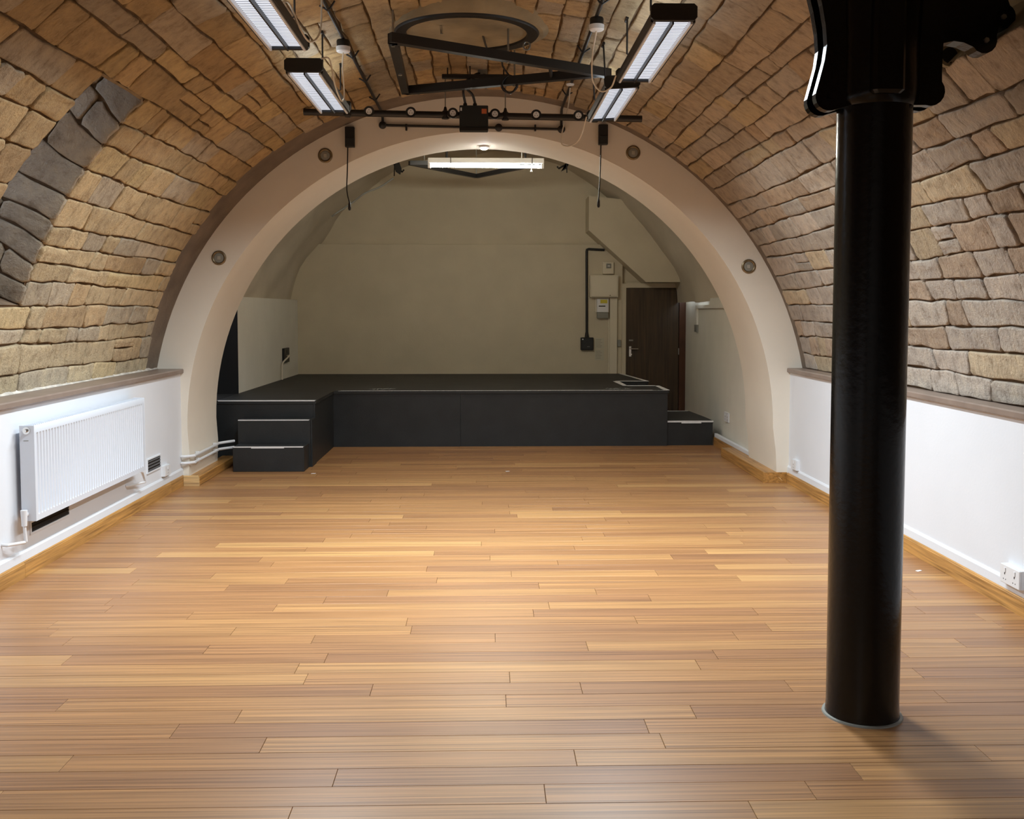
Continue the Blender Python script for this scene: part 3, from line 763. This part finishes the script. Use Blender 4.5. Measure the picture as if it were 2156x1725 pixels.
obj('horizontal_run', MB().prism([(2.937, 14.24), (2.822, 12.0), (2.853, 12.0), (2.968, 14.24)], 2, 1.655, 1.70), 'lit_sidewall', tr)
sk_ = socket('wall_socket', 'black double socket on the left stage wall with a white plug', '+x', (-2.818, 14.42, 1.0), .36, .20, .03, 'black', gang=1)
cb = MB().tube(bez([(-2.785, 14.40, .99), (-2.74, 14.36, 1.0), (-2.745, 14.22, .97), (-2.79, 14.12, .90), (-2.795, 14.10, .78), (-2.795, 14.09, SZ + .004)], 8), .011, 8)
tag(obj('power_cable', cb, 'flex', smooth=True), 'white cable plugged into the black socket and running down to the stage', 'cable')

# ------------------------------------------------------------------ back wall fittings
cd = thing('power_conduit', 'black cable conduit dropping down the wall at the back of the stage', 'conduit', (1.525, YW, 1.23))
obj('pipe', MB().tube([(1.79, YW - .02, 2.535), (1.55, YW - .02, 2.548), (1.527, YW - .02, 2.54), (1.522, YW - .02, 2.51), (1.53, YW - .02, 1.29)], .019, 10), 'black', cd, smooth=True)
obj('gland', MB().tube([(1.53, YW - .02, 1.30), (1.53, YW - .02, 1.225)], [.022, .034], 10), 'black', cd)
bs = thing('outlet_box', 'square black power outlet box at the foot of the black conduit', 'socket', (1.532, YW, 1.03))
obj('back_box', B(1.436, 1.628, YW - .06, YW - .001, 1.03, 1.222, .006), 'black', bs)
obj('cover', B(1.45, 1.614, YW - .068, YW - .06, 1.045, 1.208, .004), 'stageblack', bs)
obj('mark', B(1.455, 1.475, YW - .0695, YW - .068, 1.185, 1.203), 'tape', bs); obj('legend', B(1.53, 1.57, YW - .0695, YW - .068, 1.08, 1.087), 'greyplastic', bs)
fb = thing('fuse_cupboard', 'cream fuse cupboard on the wall left of the brown door', 'cupboard', (1.78, YW, 1.82))
obj('cabinet', B(1.568, 1.99, YW - .12, YW - .001, 1.825, 2.155, .004), 'cream', fb)
obj('cupboard_door', B(1.582, 1.975, YW - .132, YW - .121, 1.838, 2.138, .003), 'cream', fb)
obj('catch', B(1.86, 1.87, YW - .134, YW - .132, 1.845, 1.86), 'shadow', fb)
mt = thing('electric_meter', 'grey electricity meter with yellow label below the fuse cupboard', 'meter', (1.765, YW, 1.51))
obj('backboard', B(1.655, 1.865, YW - .02, YW - .001, 1.60, 1.822), 'cream', mt)
obj('meter_body', B(1.675, 1.85, YW - .09, YW - .02, 1.60, 1.80, .006), 'plastic', mt)
obj('label', B(1.725, 1.83, YW - .0915, YW - .09, 1.735, 1.79), 'yellow', mt)['label'] = 'yellow warning label'
obj('display', B(1.70, 1.80, YW - .0915, YW - .09, 1.685, 1.70), 'shadow', mt)
obj('terminal_cover', B(1.678, 1.848, YW - .085, YW - .02, 1.512, 1.598, .006), 'greyplastic', mt)
dt = thing('sensor_box', 'pale square sensor box above the fuse cupboard', 'box', (1.845, YW, 2.17))
obj('casing', B(1.76, 1.93, YW - .05, YW - .001, 2.175, 2.355, .006), 'cream', dt)
obj('sensor_plate', B(1.815, 1.89, YW - .062, YW - .05, 2.26, 2.33, .004), 'greyplastic', dt); obj('indicator', B(1.835, 1.87, YW - .064, YW - .062, 2.288, 2.30), 'tape', dt)
for x_, z_, lab in ((1.70, 1.13, 'upper printed notice taped beside the black outlet box'), (1.70, .955, 'lower printed notice taped beside the black outlet box')):
    t = thing('paper_notice', lab, 'notice', (x_ + .03, YW, z_ - .08))
    obj('sheet', B(1.655, 1.795, YW - .003, YW - .001, z_ - .082, z_ + .082), 'paper', t)
    ln = MB()
    for k in range(6): ln.box(1.668, 1.668 + random.uniform(.07, .115), YW - .0036, YW - .003, z_ + .055 - k * .022, z_ + .061 - k * .022)
    obj('print_lines', ln, 'ink', t)
pt = thing('boxed_pipework', 'cream boxed pipes rising beside the dark door frame', 'pipework', (1.93, YW, SZ))
obj('boxing', B(1.875, 1.985, YW - .05, YW - .001, SZ + .002, 1.82, .003), 'cream', pt); obj('pipe', MB().tube([(1.865, YW - .02, SZ + .003), (1.865, YW - .02, 1.51)], .012, 8), 'cream', pt)
socket('wall_switch', 'small grey light switch beside the door frame', '-y', (2.02, YW, 1.135), .05, .10, .03, 'greyplastic', cat='switch', detail=False)

# ------------------------------------------------------------------ pipes on the left pier
for z_, zb, lab in ((.275, .268, 'upper white heating pipe along the left arch pier'), (.213, .203, 'lower white heating pipe along the left arch pier')):
    t = thing('heating_pipe', lab, 'pipe', (-2.72, 9.9, z_ - .015), 'heating pipes on the left pier')
    xw = -RI - .012 + .035
    obj('pipe', MB().tube(bez([(XL + .006, 9.455, z_), (-2.775, 9.455, z_), (xw, 9.52, z_), (xw, 9.60, z_), (xw, 10.30, z_), (xw, 10.42, z_), (-2.60, 10.575, zb + .01)], 5), .014, 10), 'plastic', t, smooth=True)
    for yy in (9.68, 10.3): obj('pipe_clip', B(xw - .034, xw + .004, yy, yy + .02, z_ - .022, z_ + .018), 'plastic', t)

# ------------------------------------------------------------------ fluorescent fixtures
def fixture(x, y0, y1, z, label, roll=0.0, hook=True, side=1):
    L = y1 - y0; yc = (y0 + y1) / 2
    t = thing('light_fixture', label, 'ceiling light', (x, yc, z), 'black twin fluorescent fixtures under the vault')
    W = .115
    def b(x0, x1, a, c, z0, z1, ch=0): return B(x + x0, x + x1, a, c, z + z0, z + z1, ch=ch)
    hsg = MB().prism([(x - W, z + .012), (x - W, z + .06), (x - W + .03, z + .095), (x + W - .03, z + .095), (x + W, z + .06), (x + W, z + .012), (x + W - .012, z + .012), (x + W - .012, z + .05), (x - W + .012, z + .05), (x - W + .012, z + .012)], 1, y0 + .03, y1 - .03)
    obj('housing', hsg, 'black', t)
    for a, c in ((y0, y0 + .03), (y1 - .03, y1)):
        obj('end_cap', MB().prism([(x - W - .004, z + .032), (x - W - .004, z + .085), (x - W + .012, z + .10), (x + W - .012, z + .10), (x + W + .004, z + .085), (x + W + .004, z + .032), (x + W - .012, z + .016), (x - W + .012, z + .016)], 1, a, c), 'black', t)
    for s in (-1, 1):
        x0, x1 = (-W + .024, -.006) if s < 0 else (.006, W - .024)
        obj('lamp_panel', b(x0, x1, y0 + .035, y1 - .035, .030, .034), 'lamp', t)
        lv = MB(); n = int(L / .030)
        for k in range(n):
            yy = y0 + .05 + (L - .1) * k / (n - 1); q = b(x0, x1, yy - .0018, yy + .0018, .0275, .029); lv.add(q.v, q.f)
        obj('louvre', lv, 'louvre', t, kind='stuff')
    obj('centre_bar', b(-.0045, .0045, y0 + .03, y1 - .03, .004, .034), 'black', t)
    for s in (-1, 1):
        obj('edge_rail', b(s * (W - .019) - .006, s * (W - .019) + .006, y0 + .03, y1 - .03, .004, .034), 'plastic', t)
    for yy in (y0 + .25, y1 - .25):
        xx = x - side * .05
        zt = ZC + math.sqrt(RV ** 2 - (xx - XC) ** 2) - .01
        hk = MB().tube([(xx, yy, z + .094), (xx, yy, z + .12), (xx - side * .03, yy, z + .135), (xx - side * .03, yy, zt - .015), (xx - side * .03 + .0, yy + .05, zt - .012)], .006, 6)
        hk.tube([(xx - side * .03, yy - .02, zt), (xx - side * .03, yy + .06, zt - .006)], .010, 6)
        hk.tube([(xx - .03, yy, z + .105), (xx + .03, yy, z + .105)], .011, 6)
        obj('hanger', hk, 'black', t)
    obj('added_glow_strip', b(-.05, .05, y0 + .06, y1 - .06, .0955, .0965), 'added_upglow', t)  # added upward glow, not a real fixture part; brightens the vault crown
    ld = bpy.data.lights.new('lamp_light', 'AREA'); ld.shape = 'RECTANGLE'; ld.size = .18; ld.size_y = L - .07
    ld.energy = LAMP * PI * .18 * (L - .07); ld.color = LAMP_COL; ld.spread = math.radians(150)
    lo_ = bpy.data.objects.new('lamp_light', ld); COL.objects.link(lo_); lo_.parent = t; lo_.location = (0, 0, .002)
    if roll:
        t.rotation_euler.y = roll
    return t
ZL = 3.085
fixture(-1.125, 6.46, 7.78, ZL, 'left black twin fluorescent fixture nearer the white arch', side=-1)
fixture(-1.115, 4.62, 5.94, ZL, 'left black twin fluorescent fixture cut by the top of the picture', side=-1)
fixture(.965, 5.28, 6.70, ZL, 'right black twin fluorescent fixture with its end cap at the top of the picture')
fixture(.915, 6.86, 8.06, ZL, 'right black twin fluorescent fixture nearer the white arch, slightly tilted', roll=-.06)
fixture(-1.115, -1.4, -.1, ZL, 'added unseen left twin fluorescent fixture behind the camera', side=-1)  # unseen fixture, added to brighten the foreground floor

# ------------------------------------------------------------------ conduits, roses and flexes
def zv(x, d=.045): return ZC + math.sqrt((RV - d) ** 2 - (x - XC) ** 2)
def vault_conduit(x, label, z_end, ring_y):
    z = zv(x); t = thing('conduit', label, 'conduit', (x, 6.5, z - .012))
    obj('pipe', MB().tube([(x, 3.0, z), (x, YA - .06, z), (x, YA - .03, z - .02), (x, YA - .022, z - .05), (x, YA - .022, z_end)], .012, 10), 'black', t, smooth=True)
    for yy in (5.2, 6.2, 7.35, 8.1, 8.8):
        sd = MB().tube([(x - .045, yy, zv(x - .045, .02)), (x - .016, yy, z - .004), (x, yy, z - .016), (x + .016, yy, z - .004), (x + .045, yy, zv(x + .045, .02))], .006, 6)
        obj('saddle', sd, 'black', t)
    obj('end_box', MB().lathe([(.012, -.03), (.032, -.018), (.036, 0), (.032, .018), (.012, .03)], (x, YA - .03, z_end), 1, 16), 'black', t, smooth=True)
    return t
vault_conduit(-.935, 'left black conduit along the vault down to the arch face', 3.315, 0)
vault_conduit(.70, 'right black conduit along the vault down to the arch face', 3.285, 0)
t = thing('conduit', 'thin black conduit running across the face of the arch', 'conduit', (-.1, YA, 3.28))
obj('pipe', MB().tube([(-.90, YA - .022, 3.314), (.67, YA - .022, 3.287)], .012, 10), 'black', t, smooth=True)
obj('junction', MB().lathe([(.012, -.03), (.034, -.015), (.036, 0), (.030, .02)], (.125, YA - .03, 3.297), 1, 16), 'black', t, smooth=True)
for x_ in (-.72, .46): obj('saddle', B(x_ - .008, x_ + .008, YA - .04, YA, 3.27, 3.325), 'black', t)
def rose(x, y, label, flexpts, flabel, big=True):
    z = zv(x) - .012
    t = thing('ceiling_rose', label, 'ceiling rose', (x, y, z - .09))
    if big: obj('pattress', MB().lathe([(.042, -.045), (.044, -.01), (.040, .0)], (x, y, z), 2, 18), 'black', t, smooth=True)
    z1 = z - (.045 if big else -.0)
    obj('cover', MB().lathe([(.012, -.036), (.040, -.034), (.046, -.028), (.048, 0)] if big else [(.01, -.014), (.03, -.012), (.034, 0)], (x, y, z1), 2, 18), 'plastic', t, smooth=True)
    f_ = MB().tube(bez([(x, y, z1 - .03)] + flexpts, 8), .0055, 7)
    tag(obj('flex', f_, 'flex', smooth=True), flabel, 'cable')
rose(-.935, 6.88, 'white ceiling rose on the left conduit', [(-.95, 6.95, 3.24), (-.955, 7.05, 3.08), (-.965, 6.97, 3.03), (-.975, 6.76, 3.09), (-.985, 6.60, 3.21), (-1.03, 6.54, 3.20)], 'white flex looping from the left ceiling rose to the left fixture')
rose(.70, 6.50, 'white ceiling rose on the right conduit', [(.685, 6.6, 3.25), (.70, 6.72, 3.12), (.76, 6.78, 3.06), (.82, 6.74, 3.075), (.842, 6.64, 3.13)], 'white flex looping from the right ceiling rose to the near right fixture')
rose(.69, 8.38, 'tiny white ceiling rose near the arch', [(.675, 8.40, 3.28), (.62, 8.42, 3.02), (.66, 8.42, 2.965), (.73, 8.30, 2.97), (.765, 8.15, 3.02), (.79, 8.03, 3.13)], 'white flex hanging in a loop beside the lighting bar', big=False)
tag(obj('flex', MB().tube(bez([(-1.05, 5.35, 3.19), (-1.02, 5.45, 3.22), (-.99, 5.62, 3.13), (-.96, 5.75, 3.10), (-.93, 5.9, 3.2), (-.935, 6.0, 3.42)], 8), .0055, 7), 'flex', smooth=True), 'white flex looping from the vault to the near left fixture', 'cable')

# ------------------------------------------------------------------ round hatch in the crown
hx, hy, hz = -.125, 7.17, 3.53
ht = thing('ceiling_hatch', 'round grey access hatch with a dark metal rim in the crown of the vault', 'hatch', (hx, hy, hz))
obj('cement_collar', MB().lathe([(.49, 0.0), (.53, -.005), (.62, .05), (.66, .12), (.49, .12)], (hx, hy, hz), 2, 48, ring=True), 'collar', ht, smooth=True)
obj('rim', MB().lathe([(.415, .0), (.418, -.012), (.49, -.016), (.50, 0), (.50, .06), (.415, .06)], (hx, hy, hz), 2, 64, ring=True), 'black', ht, smooth=True)
obj('lid', MB().lathe([(.417, .004), (.417, .02)], (hx, hy, hz), 2, 64), 'collar', ht)
obj('drop_rod', MB().tube([(hx - .17, hy - .18, hz), (hx - .165, hy - .18, hz - .05)], .010, 8), 'chrome', ht)
obj('ring_pull', MB().tube([(hx + .42 + .025 * math.cos(a), hy + .16, hz - .04 + .03 * math.sin(a)) for a in [2 * PI * k / 12 for k in range(13)]], .006, 6), 'steel', ht)

# ------------------------------------------------------------------ triangular frame
ZT = 3.345
P1, P2, P3 = Vector((-.585, 6.60, ZT)), Vector((.86, 7.50, ZT)), Vector((-.625, 8.14, ZT))
tf = thing('suspended_frame', 'black steel triangular frame hanging below the round hatch', 'frame', (0, 7.3, ZT))
def strut(a, b, h=.062, wd=.058):
    d = (b - a).normalized(); n = d.cross(Vector((0, 0, 1))).normalized() * wd / 2; up = Vector((0, 0, h / 2)); m = MB()
    q = [a + n + up, a - n + up, a - n - up, a + n - up, b + n + up, b - n + up, b - n - up, b + n - up]
    return m.add(q, [(0, 1, 2, 3), (4, 7, 6, 5), (0, 4, 5, 1), (1, 5, 6, 2), (2, 6, 7, 3), (3, 7, 4, 0)])
obj('bar', strut(P1 - (P2 - P1).normalized() * .02, P2 + (P2 - P1).normalized() * .05), 'black', tf)
obj('bar', strut(P1, P3), 'black', tf)
obj('bar', strut(P3, P2 - Vector((.05, 0, 0))), 'black', tf)
for (p, f_) in (((P1 + P2) / 2 + Vector((.02, .01, 0)), 1), (P1 + (P3 - P1) * .03, 1), (P3 + (P2 - P3) * .57, 1)):
    obj('rod', MB().tube([(p.x, p.y, ZT - .03), (p.x, p.y, zv(p.x, .0))], .007, 8), 'steel', tf)
    obj('nut', MB().lathe([(.014, -.02), (.014, 0)], (p.x, p.y, ZT - .021), 2, 6), 'chrome', tf)
q = P1 + (P3 - P1) * .55
obj('nut', MB().lathe([(.014, -.02), (.014, 0)], (q.x, q.y, ZT - .021), 2, 6), 'chrome', tf)
pa = P1 + (P2 - P1) * .72; pb = P3 + (P2 - P3) * .75
obj('cross_link', MB().tube([pa, pb], .013, 8), 'black', tf)
# coil of black cable tied to the frame
cc = P3 + (P2 - P3) * .545
tag(obj('cable_coil', MB().tube([(cc.x + .055 * math.cos(a * 1.0) + .006 * math.sin(a * 3.1), cc.y - .03 + .012 * math.sin(a * .7), cc.z - .03 + .065 * math.sin(a)) for a in [k * .35 for k in range(70)]], .007, 6), 'black', smooth=True), 'coil of black cable tied to the triangular frame', 'cable')
tag(obj('cable', MB().tube(bez([(cc.x, cc.y - .03, cc.z + .03), (cc.x - .05, cc.y - .05, 3.44), (cc.x - .07, cc.y - .2, 3.46), (cc.x - .16, cc.y - .4, 3.47), (cc.x - .2, cc.y - .55, 3.54)], 8), .007, 6), 'black', smooth=True), 'black cable rising from the coil to the vault', 'cable')

# ------------------------------------------------------------------ lighting bar
YBAR = 8.32
bar = thing('lighting_bar', 'long black stage lighting bar with round white sockets in front of the arch', 'lighting bar', (-.1, YBAR, 3.15))
def zbar(x): return 3.189 - .0155 * (x + .09)
obj('tube', MB().tube([(-1.45, YBAR, zbar(-1.45)), (1.265, YBAR, zbar(1.265))], .027, 16), 'black', bar, smooth=True)
for x_ in (-.924, -.592, -.257, .079, .409, .748):
    z = zbar(x_) + .007
    so = obj('socket', MB().lathe([(.042, -.05), (.042, -.044), (.038, -.036), (.034, 0)], (x_, YBAR, z), 1, 20), 'black', bar, smooth=True)
    obj('socket_face', MB().lathe([(.025, -.053), (.025, -.049)], (x_, YBAR, z), 1, 16), 'plastic', so)
    pm = MB()
    for dx, dz in ((0, .012), (-.011, -.008), (.011, -.008)): pm.lathe([(.0035, -.0535), (.0035, -.052)], (x_ + dx, YBAR, z + dz), 1, 6)
    obj('pin_holes', pm, 'shadow', so, kind='stuff')
for x_ in (-.319, .163):
    z = zbar(x_)
    obj('rod', MB().tube([(x_, YBAR, z), (x_, YBAR, 3.478)], .005, 6), 'steel', bar)
    obj('clamp', MB().lathe([(.029, -.032), (.031, .0), (.027, .027), (.016, .036), (.009, .063)], (x_, YBAR, z), 2, 10), 'black', bar)
for x_ in (-1.10, .885): obj('hanger_bracket', B(x_ - .028, x_ + .028, YBAR - .032, YBAR + .032, zbar(x_) - .032, zbar(x_) + .09, .006), 'black', bar)
jb = thing('junction_box', 'square black junction box with orange label in the middle of the lighting bar', 'junction box', (-.089, 8.23, 3.048))
obj('casing', B(-.203, .025, 8.205, 8.285, 3.048, 3.247, .004), 'stageblack', jb)
obj('lower_flange', B(-.203, .025, 8.196, 8.205, 3.048, 3.070), 'black', jb)
obj('warning_label', B(-.027, .013, 8.2035, 8.2048, 3.182, 3.220), 'orange', jb)['label'] = 'orange warning label'
obj('tag', B(-.196, -.183, 8.2035, 8.2048, 3.204, 3.229), 'plastic', jb)
for x_ in (-.158, -.080): obj('gland', MB().lathe([(.016, 0), (.016, .018), (.009, .027)], (x_, 8.24, 3.247), 2, 12), 'black', jb)
tag(obj('power_cable', MB().tube(bez([(-.158, 8.24, 3.272), (-.172, 8.20, 3.35), (-.16, 8.25, 3.43), (-.08, 8.40, 3.53), (-.04, 8.44, 3.55)], 8), .010, 8), 'black', smooth=True), 'left thick black cable rising from the junction box', 'cable')
tag(obj('power_cable', MB().tube(bez([(-.080, 8.24, 3.272), (-.10, 8.21, 3.33), (-.15, 8.22, 3.40), (-.06, 8.36, 3.50), (-.0, 8.44, 3.54)], 8), .010, 8), 'black', smooth=True), 'right thick black cable rising from the junction box', 'cable')
sr = thing('support_rail', 'short black support rail fixed across the crown of the vault', 'rail', (-.07, 8.35, 3.5))
obj('channel', B(-.345, .20, 8.30, 8.34, 3.478, 3.513, .003), 'black', sr)
for x_ in (-.12, -.30, .15): obj('rod', MB().tube([(x_, 8.32, 3.51), (x_, 8.32, 3.585)], .006, 6), 'black', sr)
obj('cable_gland_box', B(-.06, .02, 8.43, 8.5, 3.52, 3.585, .006), 'greyplastic', sr)

# ------------------------------------------------------------------ fittings on the arch
for x_, z_, lab, clab, sw in ((-1.234, 3.205, 'small black box on the left of the arch face', 'black lead hanging from the left black box on the arch', .012), (1.084, 3.237, 'small black box on the right of the arch face', 'black lead hanging from the right black box on the arch', -.02)):
    t = thing('wall_box', lab, 'outlet', (x_, YA, z_ - .095))
    obj('casing', B(x_ - .043, x_ + .043, YA - .05, YA, z_ - .092, z_ + .092, .004), 'black', t)
    obj('cover', B(x_ - .038, x_ + .038, YA - .056, YA - .05, z_ - .086, z_ - .01, .003), 'stageblack', t)
    lead = thing('hanging_lead', clab, 'cable', (x_, YA - .04, z_ - .62))
    obj('cord', MB().tube(bez([(x_ - .02, YA - .03, z_ - .092), (x_ - .025, YA - .04, z_ - .3), (x_ - .032, YA - .03, z_ - .48), (x_ - .02 + sw, YA - .04, z_ - .60)], 8), .006, 6), 'black', lead, smooth=True)
    obj('plug', MB().lathe([(.006, .03), (.013, .0), (.014, -.04), (.008, -.055)], (x_ - .02 + sw, YA - .04, z_ - .61), 2, 8), 'black', lead, smooth=True)
for x_, z_, lab in ((-2.447, 2.108, 'unlit round brass light low on the left of the arch'), (-1.464, 3.041, 'unlit round brass light high on the left of the arch'),
                    (1.366, 3.078, 'unlit round brass light high on the right of the arch'), (2.453, 2.035, 'unlit round brass light low on the right of the arch')):
    t = thing('recessed_light', lab, 'light', (x_, YA, z_ - .066), 'round brass lights in the arch face')
    obj('bezel', MB().lathe([(.067, 0), (.066, -.008), (.056, -.014), (.046, -.010), (.044, -.003), (.044, 0)], (x_, YA, z_), 1, 28, ring=True), 'brass', t, smooth=True)
    obj('baffle', MB().lathe([(.044, -.0035), (.030, -.006)], (x_, YA, z_), 1, 24), 'greyplastic', t)
    obj('lens', B(x_ - .016, x_ + .016, YA - .012, YA - .006, z_ - .018, z_ + .018, .004), 'lens', t)
zt = ZC + RI
sl = thing('spotlight', 'small lit white spotlight under the crown of the arch', 'light', (-.01, 10.30, zt - .05))
obj('body', MB().lathe([(.05, 0), (.052, -.015), (.042, -.022)], (-.01, 10.30, zt - .002), 2, 20), 'plastic', sl, smooth=True)
obj('lamp', MB().lathe([(.034, -.0225), (.030, -.034), (.012, -.04)], (-.01, 10.30, zt - .002), 2, 16), 'spot', sl, smooth=True)

# ------------------------------------------------------------------ batten light and rigging over the stage
bt = thing('batten_light', 'white fluorescent batten with one lit tube over the stage', 'ceiling light', (.01, 11.3, 3.20))
obj('spine', B(-.625, .645, 11.27, 11.34, 3.232, 3.29, .004), 'plastic', bt)
obj('tube', MB().tube([(-.595, 11.295, 3.206), (.62, 11.295, 3.198)], .016, 12), 'tube', bt, smooth=True)
for a, b in ((-.625, -.595), (.615, .645)): obj('lamp_holder', B(a, b, 11.275, 11.32, 3.178, 3.232, .004), 'plastic', bt)
for x_ in (-.375, .515): obj('strap', B(x_ - .004, x_ + .004, 11.262, 11.345, 3.225, 3.293), 'black', bt)
for x_ in (-.42, .44): obj('hanger', MB().tube([(x_, 11.31, 3.29), (x_, 11.31, Z2 + math.sqrt(R2 ** 2 - x_ ** 2) - .02)], .013, 8), 'black', bt)
obj('pull_cord', MB().tube([(.51, 11.27, 3.232), (.507, 11.265, 3.17), (.505, 11.265, 3.14)], [.004, .004, .012], 8), 'plastic', bt)
sf = thing('rigging_triangle', 'black V-shaped steel frame hanging behind the batten light', 'frame', (-.1, 12.2, 3.2))
A1, A2, A3 = Vector((-.87, 12.05, 3.335)), Vector((-.105, 13.0, 3.335)), Vector((.55, 12.05, 3.335))
A2 = Vector((-.112, 13.15, 3.335))
A1 = Vector((-.87, 12.0, 3.335)); A3 = Vector((.62, 12.0, 3.335))
for a, b in ((A1, A2), (A2, A3), (A1, A3)): obj('bar', strut(a, b, .05, .05), 'black', sf)
for p in (A1 * .8 + A2 * .2, A2 * .25 + A3 * .75, A2): obj('rod', MB().tube([(p.x, p.y, 3.34), (p.x, p.y, Z2 + math.sqrt(R2 ** 2 - p.x ** 2) - .02)], .007, 6), 'steel', sf)
for x_, s_, lab in ((-1.24, 1, 'dangling black rigging clamp on the left of the stage vault'), (1.12, -1, 'dangling black rigging clamp on the right of the stage vault')):
    yc = 14.0; zt2 = Z2 + math.sqrt(R2 ** 2 - x_ ** 2) - .03
    t = thing('rigging_clamp', lab, 'clamp', (x_, yc, zt2 - .3))
    obj('mount', B(x_ - .08, x_ + .08, yc - .03, yc + .03, zt2 - .03, zt2 + .04), 'black', t)
    obj('bracket', MB().prism([(x_ - .03, zt2), (x_ + .05, zt2), (x_ + .06 + s_ * .05, zt2 - .16), (x_ + s_ * .09, zt2 - .24), (x_ + .01 + s_ * .02, zt2 - .2)], 1, yc - .02, yc + .02), 'black', t)
    obj('hook', MB().tube([(x_ + s_ * .03, yc, zt2 - .15), (x_ + s_ * .12, yc, zt2 - .20), (x_ + s_ * .14, yc, zt2 - .17)], .014, 6), 'black', t)
    obj('chain', MB().tube([(x_ + s_ * .02, yc - .02, zt2 - .02), (x_ + s_ * .01, yc - .02, zt2 - .26)], .008, 6), 'black', t)
tag(obj('cable', MB().tube(bez([(-1.24, 14.0, 3.42), (-1.42, 14.0, 3.30), (-1.62, 13.9, 3.20), (-1.78, 13.9, 3.08), (-1.98, 13.8, 2.93), (-2.05, 13.8, 2.88)], 6), .012, 6), 'greyplastic', smooth=True), 'slack cable trailing down the left of the stage vault', 'cable')

# ------------------------------------------------------------------ scraps on the floor
for x_, y_, a, lab in ((-1.72, 10.16, .1, 'white paper scrap on the floor by the stage steps'), (.22, 10.25, .4, 'white paper scrap on the floor in front of the stage'), (2.70, 6.22, .5, 'white paper scrap on the floor by the right skirting')):
    c, s = math.cos(a), math.sin(a)
    pts = [(-.02, -.012), (.022, -.010), (.026, .008), (.004, .013), (-.018, .010)]
    tag(obj('paper_scrap', MB().prism([(x_ + px * c - py * s, y_ + px * s + py * c) for px, py in pts], 2, .0002, .0016), 'tape'), lab, 'scrap')
